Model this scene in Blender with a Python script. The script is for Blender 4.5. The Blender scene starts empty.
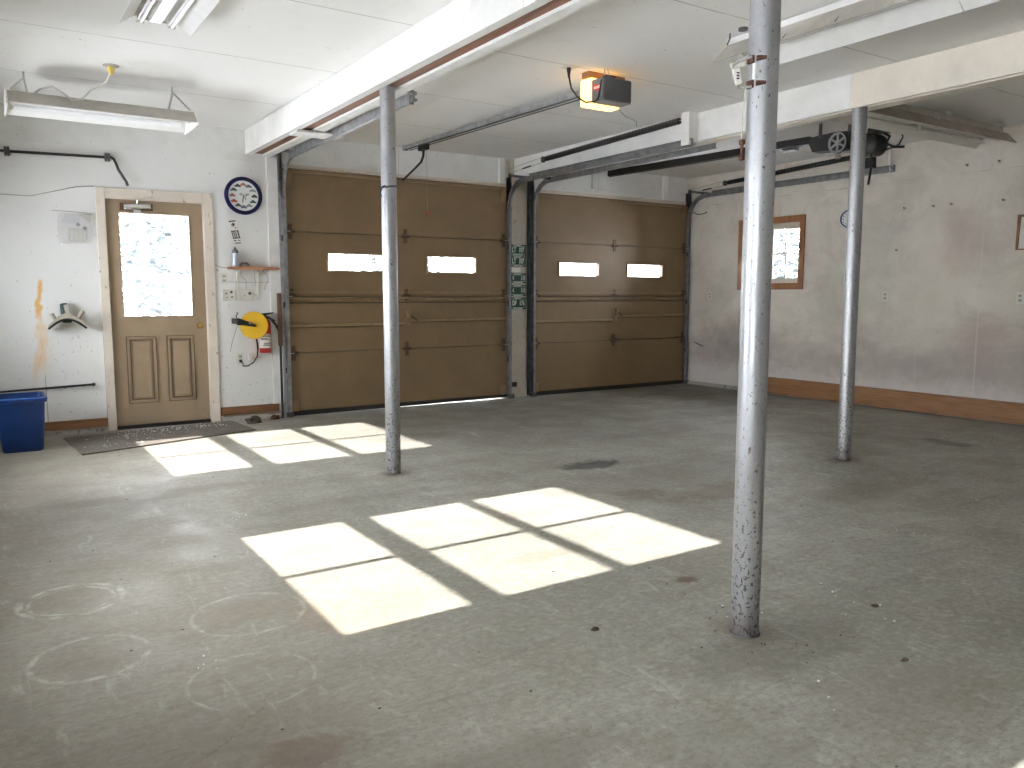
import bpy, bmesh, math, random
from mathutils import Vector, Matrix, noise as mnoise
PI = math.pi
random.seed(7)
sc = bpy.context.scene
C = sc.collection
H = 1.31          # eye height above the slab

# ------------------------------------------------------------------ mesh helpers
class MB:
    def __init__(s): s.bm = bmesh.new()
    def box(s, x0, x1, y0, y1, z0, z1):
        vs = [s.bm.verts.new((x, y, z)) for x in (x0, x1) for y in (y0, y1) for z in (z0, z1)]
        for f in ((0,1,3,2),(4,6,7,5),(0,4,5,1),(2,3,7,6),(0,2,6,4),(1,5,7,3)):
            s.bm.faces.new([vs[i] for i in f])
        return s
    def prism(s, pts, vec):
        v = Vector(vec); a = [s.bm.verts.new(p) for p in pts]; b = [s.bm.verts.new(Vector(p) + v) for p in pts]
        n = len(pts); s.bm.faces.new(a[::-1]); s.bm.faces.new(b)
        for i in range(n): s.bm.faces.new((a[i], a[(i+1) % n], b[(i+1) % n], b[i]))
        return s
    def loft(s, rings, cap=True, closed=True):
        R = [[s.bm.verts.new(p) for p in r] for r in rings]
        n = len(R[0])
        for a, b in zip(R, R[1:]):
            for i in range(n if closed else n-1):
                s.bm.faces.new((a[i], a[(i+1) % n], b[(i+1) % n], b[i]))
        if cap and closed: s.bm.faces.new(R[0][::-1]); s.bm.faces.new(R[-1])
        return s
    def tube(s, path, r, n=8):
        P = [Vector(p) for p in path]; rad = r if isinstance(r, (list, tuple)) else [r]*len(P)
        t0 = (P[1]-P[0]).normalized(); up = Vector((0,0,1)) if abs(t0.z) < .9 else Vector((1,0,0))
        u = t0.cross(up).normalized(); rings = []
        for i, p in enumerate(P):
            t = ((P[min(i+1, len(P)-1)] - P[i]).normalized() + (P[i] - P[max(i-1, 0)]).normalized())
            t = t.normalized() if t.length > 1e-6 else t0
            u = (u - t*u.dot(t)).normalized(); v = t.cross(u)
            rings.append([p + (u*math.cos(a) + v*math.sin(a))*rad[i] for a in (2*PI*k/n for k in range(n))])
        return s.loft(rings)
    def cyl(s, a, b, r, n=16, r2=None): return s.tube([a, b], [r, r if r2 is None else r2], n)
    def lathe(s, prof, org, axis=(0,0,1), n=24):
        ax = Vector(axis).normalized(); u = ax.orthogonal().normalized(); v = ax.cross(u); o = Vector(org)
        rings = [[o + ax*h + (u*math.cos(2*PI*k/n) + v*math.sin(2*PI*k/n))*max(r, 1e-4) for k in range(n)] for r, h in prof]
        return s.loft(rings, cap=prof[0] != prof[-1])
    def sweepx(s, path, prof):
        """sweep a profile (u along X, v along the path normal) down a path of (x,y,z) lying across X"""
        P = [Vector(p) for p in path]; rings = []
        for i, p in enumerate(P):
            t = (P[min(i+1, len(P)-1)] - P[max(i-1, 0)]).normalized(); nrm = Vector((1,0,0)).cross(t).normalized()
            rings.append([p + Vector((1,0,0))*a + nrm*b for a, b in prof])
        return s.loft(rings)

def obj(name, mb, m, parent=None, bevel=0, smooth=False, rot=None):
    bm = mb.bm if isinstance(mb, MB) else mb
    bmesh.ops.recalc_face_normals(bm, faces=bm.faces)
    me = bpy.data.meshes.new(name); bm.to_mesh(me); bm.free()
    me.materials.append(m)
    if smooth:
        for p in me.polygons: p.use_smooth = True
    o = bpy.data.objects.new(name, me); C.objects.link(o)
    if bevel:
        md = o.modifiers.new('edge', 'BEVEL'); md.width = bevel; md.segments = 2; md.limit_method = 'ANGLE'
    if smooth:
        md = o.modifiers.new('hard', 'EDGE_SPLIT'); md.split_angle = math.radians(40)
    if parent:
        o.parent = parent
        if parent.type == 'EMPTY': o.location = -parent.location
    return o
def tag(o, label, cat, group=None, kind=None):
    o['label'] = label; o['category'] = cat
    if group: o['group'] = group
    if kind: o['kind'] = kind
    return o
def thing(name, loc, label, cat, group=None, kind=None):
    o = bpy.data.objects.new(name, None); C.objects.link(o); o.location = loc; o.empty_display_size = .1
    return tag(o, label, cat, group, kind)
def text(name, body, size, loc, m, parent, rot=(PI/2,0,0), sx=1, depth=.0006, align='CENTER'):
    cu = bpy.data.curves.new(name, 'FONT'); cu.body = body; cu.size = size; cu.extrude = depth
    cu.offset = size*.03; cu.align_x = align; cu.align_y = 'CENTER'
    t = bpy.data.objects.new(name, cu); C.objects.link(t)
    me = bpy.data.meshes.new_from_object(t); bpy.data.objects.remove(t)
    me.transform(Matrix.Translation(loc) @ Matrix.Rotation(rot[2],4,'Z') @ Matrix.Rotation(rot[0],4,'X') @ Matrix.Diagonal((sx,1,1,1)))
    me.materials.clear(); me.materials.append(m)
    o = bpy.data.objects.new(name, me); C.objects.link(o); o.parent = parent
    if parent.type == 'EMPTY': o.location = -parent.location
    return o

# ------------------------------------------------------------------ node helpers
class G:
    def __init__(s, name, rough=.6, metal=0., spec=.5):
        s.m = bpy.data.materials.new(name); s.m.use_nodes = True; s.nt = s.m.node_tree
        s.b = s.nt.nodes['Principled BSDF']; s.b.inputs['Roughness'].default_value = rough
        s.b.inputs['Metallic'].default_value = metal; s.b.inputs['Specular IOR Level'].default_value = spec
        s.co = s.nt.nodes.new('ShaderNodeTexCoord').outputs['Object']
    def link(s, a, b):
        if hasattr(a, 'is_output'): s.nt.links.new(a, b)
        else: b.default_value = a if not isinstance(a, tuple) or len(a) != 3 or b.type != 'RGBA' else (*a, 1)
    def map(s, scale=(1,1,1), loc=(0,0,0), rot=(0,0,0)):
        n = s.nt.nodes.new('ShaderNodeMapping'); n.inputs['Scale'].default_value = scale
        n.inputs['Location'].default_value = loc; n.inputs['Rotation'].default_value = rot
        s.nt.links.new(s.co, n.inputs[0]); return n.outputs[0]
    def noise(s, scale, detail=4, rough=.55, stretch=None, loc=(0,0,0), rot=(0,0,0), dist=0):
        n = s.nt.nodes.new('ShaderNodeTexNoise'); n.inputs['Scale'].default_value = scale
        n.inputs['Detail'].default_value = detail; n.inputs['Roughness'].default_value = rough; n.inputs['Distortion'].default_value = dist
        s.nt.links.new(s.map(stretch or (1,1,1), loc, rot), n.inputs['Vector']); return n.outputs['Fac']
    def ramp(s, f, a, b, lo=0., hi=1.):
        n = s.nt.nodes.new('ShaderNodeMapRange'); n.interpolation_type = 'SMOOTHSTEP'
        s.link(f, n.inputs[0])
        for k, v in zip((1,2,3,4), (a, b, lo, hi)): n.inputs[k].default_value = v
        return n.outputs[0]
    def mix(s, f, a, b):
        n = s.nt.nodes.new('ShaderNodeMix'); n.data_type = 'RGBA'
        s.link(f, n.inputs[0]); s.link(a, n.inputs[6]); s.link(b, n.inputs[7]); return n.outputs[2]
    def math(s, op, a, b=0., c=0.):
        n = s.nt.nodes.new('ShaderNodeMath'); n.operation = op
        for i, v in enumerate((a, b, c)): s.link(v, n.inputs[i])
        return n.outputs[0]
    def mul(s, a, b): return s.math('MULTIPLY', a, b)
    def xyz(s):
        n = s.nt.nodes.new('ShaderNodeSeparateXYZ'); s.nt.links.new(s.co, n.inputs[0]); return n.outputs
    def band(s, v, c, w, soft=.5): # 1 within w of c
        d = s.math('ABSOLUTE', s.math('SUBTRACT', v, c)); return s.ramp(d, w, w*soft)
    def dist(s, x, y, cx, cy, ax=1., ay=1.):
        dx = s.math('DIVIDE', s.math('SUBTRACT', x, cx), ax); dy = s.math('DIVIDE', s.math('SUBTRACT', y, cy), ay)
        return s.math('SQRT', s.math('ADD', s.mul(dx, dx), s.mul(dy, dy)))
    def color(s, c): s.link(c, s.b.inputs['Base Color']); return s
    def bump(s, h, strength=.2, d=.01):
        n = s.nt.nodes.new('ShaderNodeBump'); n.inputs['Strength'].default_value = strength; n.inputs['Distance'].default_value = d
        s.link(h, n.inputs['Height']); s.nt.links.new(n.outputs[0], s.b.inputs['Normal']); return s

def plain(name, col, rough=.6, metal=0., var=.12, scale=9, spec=.5):
    g = G(name, rough, metal, spec)
    f = g.noise(scale, 4, .6)
    lo = tuple(c*(1-var) for c in col); hi = tuple(min(1, c*(1+var)) for c in col)
    g.color(g.mix(g.ramp(f, .3, .7), lo, hi)); return g.m
def emis(name, col, st):
    g = G(name); g.color(col); g.b.inputs['Emission Color'].default_value = (*col, 1); g.b.inputs['Emission Strength'].default_value = st
    return g.m

# ------------------------------------------------------------------ materials
def mat_floor():
    g = G('slab_concrete', .55, spec=.35); X, Y, Z = g.xyz()
    big = g.ramp(g.noise(.55, 5, .6), .3, .7); mid = g.ramp(g.noise(2.6, 6, .65, loc=(3,1,0)), .3, .7)
    swirl = g.ramp(g.noise(2.2, 7, .7, stretch=(.45,1.9,1), rot=(0,0,.5), dist=1.6), .35, .68)
    fine = g.noise(26, 5, .7)
    c = g.mix(big, (.245,.236,.2), (.385,.376,.33))
    c = g.mix(g.mul(mid, .55), c, (.285,.265,.215))
    olive = g.ramp(g.noise(1.3, 6, .7, loc=(8,4,2), dist=.8), .46, .62); c = g.mix(g.mul(olive, .45), c, (.2,.195,.15))
    pale = g.ramp(g.noise(1.0, 6, .7, loc=(1,12,6), dist=.6), .5, .68); c = g.mix(g.mul(pale, .4), c, (.43,.42,.385))
    c = g.mix(g.mul(swirl, .45), c, (.235,.23,.205))
    streak = g.ramp(g.noise(3.5, 6, .7, stretch=(.25,2.6,1), loc=(7,3,0), rot=(0,0,-.35), dist=.8), .52, .72)
    c = g.mix(g.mul(streak, .5), c, (.17,.165,.145))
    c = g.mix(g.mul(g.ramp(fine, .42, .72), .4), c, (.5,.48,.425))
    grain = g.noise(42, 6, .75, stretch=(.8,1.2,1), loc=(2,9,1)); c = g.mix(g.mul(g.ramp(grain, .45, .66), .6), c, (.16,.145,.12))
    warm = g.ramp(g.math('ADD', X, g.mul(g.math('SUBTRACT', g.noise(1.1, 4, .6), .5), 2.)), 2.2, .4); c = g.mix(g.mul(warm, .38), c, (.3,.25,.195))
    grit = g.noise(75, 2, .5)
    c = g.mix(g.mul(g.ramp(grit, .69, .75), .55), c, (.12,.105,.085))
    c = g.mix(g.mul(g.ramp(g.noise(95, 2, .5, loc=(5,5,5)), .735, .76), .8), c, (.72,.71,.66))
    # darker towards the overhead doors on the right
    door_side = g.mul(g.ramp(Y, 4.5, 7.2), g.ramp(X, 2.2, 4.2))
    c = g.mix(g.mul(door_side, .38), c, (.13,.127,.115))
    scuff = g.ramp(g.noise(9, 7, .75, stretch=(.5,1.6,1), loc=(1,8,2), rot=(0,0,.8), dist=1.2), .5, .66)
    c = g.mix(g.mul(scuff, .33), c, (.19,.18,.16))
    chalk = g.ramp(g.noise(7, 7, .75, stretch=(1.7,.45,1), loc=(11,2,5), rot=(0,0,.25), dist=1.), .56, .7)
    c = g.mix(g.mul(chalk, .35), c, (.56,.555,.52))
    # oil stains
    nz = g.noise(5, 6, .75, dist=1.2)
    for cx, cy, ax, ay, st, col in ((3.87,4.76,.3,.17,.95,(.045,.038,.034)), (4.05,3.62,.6,.22,.5,(.14,.105,.075)), (3.55,3.85,.2,.16,.5,(.13,.1,.075)),
                                    (7.1,3.75,.14,.3,.7,(.07,.06,.05)), (4.75,3.1,.9,.22,.3,(.13,.11,.09)), (.72,2.15,.17,.1,.5,(.17,.11,.075)),
                                    (.5,2.35,.5,.3,.2,(.24,.18,.135)), (.85,3.3,.24,.15,.4,(.235,.18,.13)), (2.65,2.55,.06,.05,.8,(.12,.07,.05)), (4.1,4.2,1.2,.35,.28,(.16,.14,.12)),
                                    (2.4,1.35,.5,.25,.3,(.2,.17,.14)), (.25,3.15,.16,.16,.3,(.24,.19,.15)), (.25,3.83,.16,.16,.3,(.24,.2,.16)), (2.42,2.02,.16,.13,.55,(.16,.12,.09)),
                                    (2.48,5.33,.15,.13,.5,(.13,.11,.09)), (5.69,3.815,.18,.16,.6,(.12,.09,.07)), (1.25,3.05,.35,.3,.45,(.33,.25,.16)), (.9,5.6,.9,.14,.45,(.17,.155,.125)), (1.9,4.75,.8,.12,.4,(.17,.16,.13)), (3.3,6.6,.6,.2,.4,(.15,.14,.12)), (5.2,5.6,.7,.2,.4,(.15,.135,.115)), (1.75,1.45,.3,.3,.4,(.17,.155,.125)), (2.35,.55+1.3,.5,.2,.4,(.15,.14,.115)), (1.1,1.75,.5,.16,.45,(.16,.145,.12)), (2.3,3.2,.3,.09,.5,(.2,.175,.14)), (2.7,3.9,.35,.12,.35,(.24,.2,.15)), (1.35,6.5,.25,.12,.5,(.2,.18,.15)), (2.2,7.2,.3,.14,.5,(.2,.18,.16)), (2.1,6.4,.3,.12,.4,(.22,.19,.16)), (1.4,3.95,.28,.1,.35,(.25,.22,.17)), (2.05,4.05,.14,.09,.5,(.2,.19,.17))):
        d = g.math('ADD', g.dist(X, Y, cx, cy, ax, ay), g.mul(g.math('SUBTRACT', nz, .5), 1.9))
        c = g.mix(g.mul(g.ramp(d, 1.1, .5), st), c, col)
    # chalky rings left by drums
    n2 = g.noise(9, 5, .7)
    for cx, cy, r, w, st in ((.25,3.83,.2,.02,.5), (.25,3.83,.165,.012,.4), (.255,3.17,.195,.017,.42), (.85,3.27,.225,.014,.3), (.7,2.68,.21,.01,.34)):
        d = g.math('ABSOLUTE', g.math('SUBTRACT', g.math('ADD', g.dist(X, Y, cx, cy), g.mul(g.math('SUBTRACT', n2, .5), .05)), r))
        c = g.mix(g.mul(g.mul(g.ramp(d, w, w*.25), st), g.ramp(n2, .40, .66)), c, (.72,.69,.63))
    # hairline crack
    cr = g.band(g.math('ADD', g.math('SUBTRACT', g.mul(X, .9), Y), g.mul(g.noise(4, 5, .7), .25)), -1.75, .005)
    c = g.mix(g.mul(g.mul(cr, .5), g.ramp(Y, 3.4, 2.4)), c, (.2,.15,.12))
    g.color(c); g.link(g.ramp(mid, 0, 1, .5, .72), g.b.inputs['Roughness'])
    g.bump(g.math('ADD', g.mul(fine, .5), g.mul(grit, .5)), .12, .006); return g.m
def mat_plaster(kind):
    g = G('plaster_' + kind, .85, spec=.2); X, Y, Z = g.xyz()
    if kind == 'right':
        f = g.ramp(g.noise(.9, 6, .65), .3, .7); f2 = g.ramp(g.noise(2.1, 7, .72, loc=(4,2,1), dist=.6), .42, .7)
        c = g.mix(f, (.77,.715,.635), (.655,.605,.535)); c = g.mix(g.mul(f2, .5), c, (.48,.425,.375))
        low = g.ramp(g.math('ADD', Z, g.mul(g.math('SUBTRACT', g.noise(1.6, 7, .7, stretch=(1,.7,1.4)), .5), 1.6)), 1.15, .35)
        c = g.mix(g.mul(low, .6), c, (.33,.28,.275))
        base = g.ramp(g.math('ADD', Z, g.mul(g.math('SUBTRACT', g.noise(7, 6, .75), .5), .4)), .5, .2)
        c = g.mix(g.mul(base, .65), c, (.74,.71,.69))
        for cy, cz, ay, az, col, st in ((4.55,1.85,.35,.45,(.56,.44,.39),.4), (4.3,.85,.3,.35,(.5,.38,.35),.45), (6.0,1.3,.5,.5,(.42,.41,.33),.4), (7.6,1.5,.4,.3,(.42,.42,.34),.4), (7.4,.7,.6,.45,(.3,.27,.26),.5), (5.5,1.7,.3,.9,(.6,.59,.52),.4)):
            d = g.math('ADD', g.dist(Y, Z, cy, cz, ay, az), g.mul(g.math('SUBTRACT', g.noise(3, 6, .7), .5), 2.0))
            c = g.mix(g.mul(g.ramp(d, 1.2, .3), st), c, col)
        lines = g.mul(g.band(g.math('ADD', Z, g.mul(g.noise(1.5, 4, .6), .06)), 2.6, .006), g.ramp(g.noise(3, 3, .5), .4, .6))
        c = g.mix(g.mul(lines, .5), c, (.36,.34,.31))
        ver = g.math('MAXIMUM', g.band(Y, 4.35, .012), g.band(Y, 5.0, .006))
        c = g.mix(g.mul(ver, .35), c, (.7,.68,.66))
        scr = g.ramp(g.noise(4, 5, .7, stretch=(1,3,14), loc=(2,2,8), dist=.5), .66, .73)
        c = g.mix(g.mul(scr, .5), c, (.3,.28,.26))
        sp = g.ramp(g.noise(38, 2, .5), .74, .78); c = g.mix(g.mul(sp, .7), c, (.2,.18,.16))
    elif kind == 'front':
        f = g.ramp(g.noise(1.1, 5, .6), .3, .7)
        c = g.mix(f, (.80,.80,.79), (.745,.745,.735))
        low = g.ramp(g.math('ADD', Z, g.mul(g.math('SUBTRACT', g.noise(2.5, 6, .7), .5), .9)), 1.5, .3)
        c = g.mix(g.mul(low, .16), c, (.62,.615,.59))
        sp = g.ramp(g.noise(26, 3, .6), .70, .74); sp2 = g.ramp(g.noise(48, 2, .5, loc=(9,0,3)), .70, .74)
        c = g.mix(g.mul(sp, .6), c, (.2,.19,.18)); c = g.mix(g.mul(g.mul(sp2, g.ramp(Z, 1.2, .5)), .8), c, (.1,.1,.1))
        # orange rust run left of the door
        wob = g.mul(g.math('SUBTRACT', g.noise(6, 5, .7), .5), .14)
        for cx, w, z0, z1, st in ((.455,.035,.95,1.47,.95), (.475,.065,.55,1.06,.6), (.45,.04,.42,.8,.45), (.52,.09,.5,.95,.3)):
            d = g.math('ABSOLUTE', g.math('SUBTRACT', g.math('SUBTRACT', g.math('ADD', X, wob), cx), g.mul(g.math('SUBTRACT', Z, 1.25), .1)))
            m = g.mul(g.mul(g.ramp(d, w, w*.3), g.ramp(Z, z0, z0+.22)), g.ramp(Z, z1, z1-.06))
            c = g.mix(g.mul(m, g.mul(g.ramp(g.noise(14, 5, .7, stretch=(1,1,.2)), .25, .6), st)), c, (.72,.42,.14))
        d = g.math('ABSOLUTE', g.math('SUBTRACT', X, .46)); c = g.mix(g.mul(g.mul(g.ramp(d, .006, .002), g.ramp(Z, .62, .5)), .7), c, (.35,.22,.13))
        # board joints above the overhead doors
        hd = g.ramp(Z, 2.66, 2.68)
        j = g.math('MAXIMUM', g.band(X, 3.955, .006), g.math('MAXIMUM', g.band(X, 4.08, .005), g.band(X, 7.0, .004)))
        c = g.mix(g.mul(g.mul(j, hd), .6), c, (.4,.39,.36))
        dirt = g.mul(hd, g.ramp(g.noise(3, 6, .7), .4, .7)); c = g.mix(g.mul(dirt, .3), c, (.55,.53,.49))
    else:
        f = g.ramp(g.noise(.8, 5, .6), .3, .7)
        c = g.mix(f, (.87,.865,.85), (.83,.825,.805))
        j = None
        for v, cc, lo, hi in ((Y,4.70,-2,2.36), (Y,5.99,-2,2.36), (Y,7.27,-2,2.36), (Y,3.43,-2,2.36), (Y,3.49,2.6,8.8), (Y,4.87,2.6,5.7), (Y,6.2,2.6,8.8), (Y,7.4,2.6,8.8), (Y,4.7,5.7,8.8)):
            w = g.math('ADD', v, g.mul(g.math('SUBTRACT', g.noise(1.2, 3, .5), .5), .04))
            b = g.mul(g.band(w, cc, .007, .4), g.mul(g.ramp(X, lo, lo+.01), g.ramp(X, hi+.01, hi)))
            j = b if j is None else g.math('MAXIMUM', j, b)
        c = g.mix(g.mul(j, g.ramp(g.noise(5, 4, .6), .25, .6, .35, .85)), c, (.4,.385,.35))
        c = g.mix(g.mul(g.ramp(g.noise(2.2, 6, .7, loc=(3,3,3)), .55, .8), .35), c, (.68,.66,.61))
        sp = g.ramp(g.noise(22, 2, .5), .745, .775); c = g.mix(g.mul(sp, .6), c, (.25,.24,.22))
    g.color(c); g.bump(g.noise(14, 5, .6), .05, .01); return g.m
def mat_wood(name, a, b, axis='Y', rough=.6, scale=3.):
    g = G(name, rough); st = {'X': (.25,3,3), 'Y': (3,.25,3), 'Z': (3,3,.25)}[axis]
    f = g.noise(scale, 6, .6, stretch=st, dist=1.4); f2 = g.noise(scale*9, 3, .5, stretch=st)
    c = g.mix(g.ramp(f, .32, .68), a, b); c = g.mix(g.mul(g.ramp(f2, .4, .7), .35), c, tuple(v*.6 for v in a))
    kn = g.ramp(g.noise(scale*1.6, 2, .4, loc=(3,7,1)), .72, .78); c = g.mix(g.mul(kn, .8), c, tuple(v*.3 for v in a))
    g.color(c); g.bump(f2, .1, .003); return g.m
def mat_paint_worn(name, col, chip, amount=.7, rough=.55, thr=.66):
    g = G(name, rough); f = g.ramp(g.noise(3, 5, .6), .3, .7)
    c = g.mix(f, tuple(v*.93 for v in col), tuple(min(1, v*1.06) for v in col))
    k = g.ramp(g.noise(24, 5, .65, stretch=(1,1,.5)), thr, thr+.05); c = g.mix(g.mul(k, amount), c, chip)
    c = g.mix(g.mul(g.ramp(g.noise(6, 6, .7, loc=(2,5,1)), .5, .75), .35), c, tuple(v*.72 for v in col))
    g.color(c); return g.m
def mat_pipe():
    g = G('galvanized_pipe', .38, .82); X, Y, Z = g.xyz()
    f = g.ramp(g.noise(4, 5, .65, stretch=(1,1,.3)), .3, .7); c = g.mix(f, (.33,.335,.35), (.45,.455,.47))
    c = g.mix(g.mul(g.ramp(g.noise(70, 3, .6), .55, .7), .3), c, (.55,.55,.56))
    s = g.noise(75, 4, .65, stretch=(1,1,.7)); low = g.ramp(Z, .9, 0., 0, .09)
    k = g.ramp(g.math('ADD', s, low),   .625, .665); k2 = g.ramp(g.noise(22, 3, .6, stretch=(1,1,.5), loc=(3,1,4)),   .69, .71); c = g.mix(g.mul(k2, .85), c, (.06,.05,.045)); c = g.mix(g.mul(k, .85), c, (.085,.07,.06))
    ru = g.mul(g.ramp(Z, .16, .0), g.ramp(g.noise(12, 5, .7), .35, .6)); c = g.mix(g.mul(ru, .55), c, (.15,.11,.09))
    g.color(c); g.link(g.ramp(g.noise(9, 4, .6),  .3, .7, .36, .52), g.b.inputs['Roughness']); return g.m
def mat_pane():
    m = bpy.data.materials.new('window_glass'); m.use_nodes = True; nt = m.node_tree; nt.nodes.clear()
    o = nt.nodes.new('ShaderNodeOutputMaterial'); mx = nt.nodes.new('ShaderNodeMixShader'); t = nt.nodes.new('ShaderNodeBsdfTransparent')
    gl = nt.nodes.new('ShaderNodeBsdfGlossy'); gl.inputs['Roughness'].default_value = .02
    fr = nt.nodes.new('ShaderNodeFresnel'); fr.inputs['IOR'].default_value = 1.35
    nt.links.new(fr.outputs[0], mx.inputs[0]); nt.links.new(t.outputs[0], mx.inputs[1]); nt.links.new(gl.outputs[0], mx.inputs[2]); nt.links.new(mx.outputs[0], o.inputs[0])
    return m
M = dict(
    floor=mat_floor(), front=mat_plaster('front'), right=mat_plaster('right'), ceil=mat_plaster('ceiling'),
    pane=mat_pane(), pipe=mat_pipe(),
    tan_door=mat_paint_worn('tan_door_paint', (.215,.144,.074), (.13,.085,.05), .6, .5, .71),
    entry=mat_paint_worn('tan_entry_door_paint', (.33,.245,.16), (.16,.11,.07), .6, .5, .72),
    tan_metal=plain('tan_painted_metal', (.26,.175,.09), .45),
    bar_metal=plain('pale_tan_bar', (.29,.205,.11), .45),
    shade_brown=plain('hinge_shade_brown', (.11,.072,.04), .5, .3, .3, 40),  # door hardware darkened in colour in place of its shadows
    groove=plain('grimy_groove', (.16,.105,.06), .8),
    casing=mat_paint_worn('chipped_cream_casing', (.66,.59,.51), (.24,.18,.14), .8, .6, .63),
    white_board=mat_paint_worn('white_painted_board', (.85,.845,.83), (.4,.36,.32), .7, .6, .70),
    cream_ply=mat_paint_worn('cream_plywood', (.8,.735,.645), (.4,.3,.22), .7, .65, .69),
    raw_wood=mat_wood('raw_red_wood', (.2,.085,.05), (.3,.145,.085), 'Y'),
    orange_wood=mat_wood('stained_orange_wood', (.26,.1,.03), (.36,.155,.052), 'Z', .45, 4),
    base_wood=mat_wood('stained_base_board', (.24,.11,.042), (.34,.175,.08), 'Y', .5, 2.2),
    brown_base=mat_wood('brown_base_board', (.2,.085,.035), (.28,.13,.055), 'X', .5),
    shelf_wood=mat_wood('shelf_wood', (.36,.15,.06), (.46,.22,.1), 'X', .45),
    block_wood=mat_wood('mounting_block_wood', (.25,.12,.05), (.34,.18,.08), 'X', .6),
    jamb=mat_paint_worn('weathered_jamb', (.47,.42,.35), (.2,.16,.13), .7, .7, .6),
    brown_strip=mat_wood('dark_brown_strip', (.1,.055,.03), (.15,.085,.05), 'Z', .6),
    track=plain('galvanized_track', (.38,.385,.4), .42, .75, .2, 14),
    mid_track=plain('gray_track_metal', (.27,.27,.275), .45, .7, .2, 14),
    dark_track=plain('aged_track_metal', (.12,.12,.125), .5, .7, .25, 14),
    black=plain('black_metal', (.014,.014,.015), .4, 0, .2), rubber=plain('black_rubber', (.02,.019,.018), .7),
    dark_gray=plain('dark_gray_plastic', (.085,.087,.09), .4), mid_gray=plain('gray_plastic', (.16,.165,.17), .45),
    white=plain('white_enamel', (.86,.86,.85), .3, 0, .03), off=plain('off_white_plastic', (.7,.685,.63), .45, 0, .05),
    taupe=plain('taupe_and_reflector_shade', (.47,.44,.4), .6, 0, .1), brown_shaded=plain('shaded_brown_reflector', (.36,.315,.27), .6, 0, .12), tube=plain('lamp_tube_glass', (.88,.89,.9), .15, 0, .02),  # taupe outer wing and brown wing have shade put into their colour
    red=plain('extinguisher_red', (.5,.02,.015), .3), yellow=plain('reel_yellow', (.82,.5,.03), .4, 0, .04), navy=plain('navy_clock_rim', (.007,.009,.07), .2),
    face=plain('clock_face', (.78,.8,.78), .5, 0, .02), blue=plain('blue_bin_plastic', (.006,.038,.165), .38, 0, .12), green=plain('plate_green', (.004,.045,.028), .45, 0, .25, 30),
    brass=plain('brass', (.7,.48,.16), .22, 1.), chrome=plain('chrome', (.75,.75,.76), .18, 1., .03), steel=plain('steel', (.5,.5,.5), .35, .9),
    wheel_metal=plain('cast_wheel_metal', (.33,.33,.33), .5, .2),
    rust=plain('rusty_steel', (.12,.055,.035), .7, .3, .4, 40), mat=None, red_plastic=plain('red_plastic', (.7,.03,.02), .4),
    ivory=plain('ivory_plug', (.8,.62,.16), .4, 0, .05), wire=plain('gray_wire', (.3,.29,.27), .5), cord_white=plain('white_cord', (.66,.65,.6), .5),
    lens=emis('amber_light_lens', (1.,.6,.19), 1.9), snow=plain('snow', (.86,.87,.9), .8, 0, .03, 3), bark=plain('bark', (.14,.13,.12), .8),
    rock=plain('dark_clod', (.06,.045,.035), .9, 0, .4, 40), curb=mat_paint_worn('gray_curb', (.4,.375,.335), (.14,.12,.1), .8, .8, .55),
    bag_card=plain('gray_card', (.55,.55,.5), .6),
    paper=plain('paper', (.6,.6,.63), .6, 0, .03), label=plain('white_label', (.8,.78,.75), .5, 0, .03), ink=plain('ink', (.05,.05,.055), .6), plate_white=plain('plate_lettering', (.62,.68,.62), .5, 0, .1),
    tan_hanger=plain('tan_metal_hanger', (.42,.38,.31), .5), hanger_green=plain('dark_green_paint', (.02,.06,.05), .4), flake=plain('pale_chips', (.8,.8,.78), .8), leaf=plain('dead_leaf', (.1,.065,.04), .8, 0, .3),
    tree=plain('evergreen_needles', (.085,.1,.105), .8, 0, .25, 3), gray_post=plain('gray_plastic_pipe', (.36,.36,.37), .5), can=plain('spray_can_paint', (.55,.6,.68), .3, .3), amber=plain('tan_tape_roll', (.1,.075,.06), .5),
)
def mat_mat():
    g = G('worn_door_mat', .9); c = g.mix(g.ramp(g.noise(60, 3, .6), .35, .65), (.1,.088,.075), (.17,.15,.13))
    c = g.mix(g.mul(g.ramp(g.noise(3, 6, .7), .45, .7), .5), c, (.25,.22,.19)); g.color(c); g.bump(g.noise(120, 2, .5), .4, .004); return g.m
M['mat'] = mat_mat()
def mat_plastic_bag():
    g = G('clear_plastic', .12); g.color((.9,.9,.92)); g.b.inputs['Alpha'].default_value = .16; return g.m
M['bag'] = mat_plastic_bag()

# ------------------------------------------------------------------ the room
YW, XW, ZC, XL, YB = 8.55, 8.70, 2.98, -1.0, -2.4
def struct(name, mb, m, label, cat, parent=None, bevel=0):
    o = obj(name, mb, m, parent, bevel); tag(o, label, cat, kind='structure'); return o
struct('floor', MB().box(XL-.12, XW+.2, YB, YW+.14, -.15, 0), M['floor'], 'stained gray concrete garage floor with chalky drum rings', 'floor')
struct('ceiling', MB().box(XL-.12, XW+.2, YB, YW+.2, ZC, ZC+.12), M['ceil'], 'white panel ceiling with thin sheet joints', 'ceiling')
w = MB()
ED = (1.03, 1.92, 2.22); LD = (2.76, 5.49, 2.61); RD = (5.94, 8.61, 2.58)
YO = YW + .14
w.box(XL-.12, ED[0], YW, YO, 0, ZC); w.box(ED[0], ED[1], YW, YO, ED[2], ZC); w.box(ED[1], LD[0], YW, YO, 0, ZC)
w.box(LD[0], LD[1], YW, YO, LD[2], ZC); w.box(LD[1], RD[0], YW, YO, 0, ZC); w.box(RD[0], RD[1], YW, YO, RD[2], ZC); w.box(RD[1], XW+.2, YW, YO, 0, ZC)
struct('wall_front', w, M['front'], 'white front wall with the entry door and two garage doors', 'wall')
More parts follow.
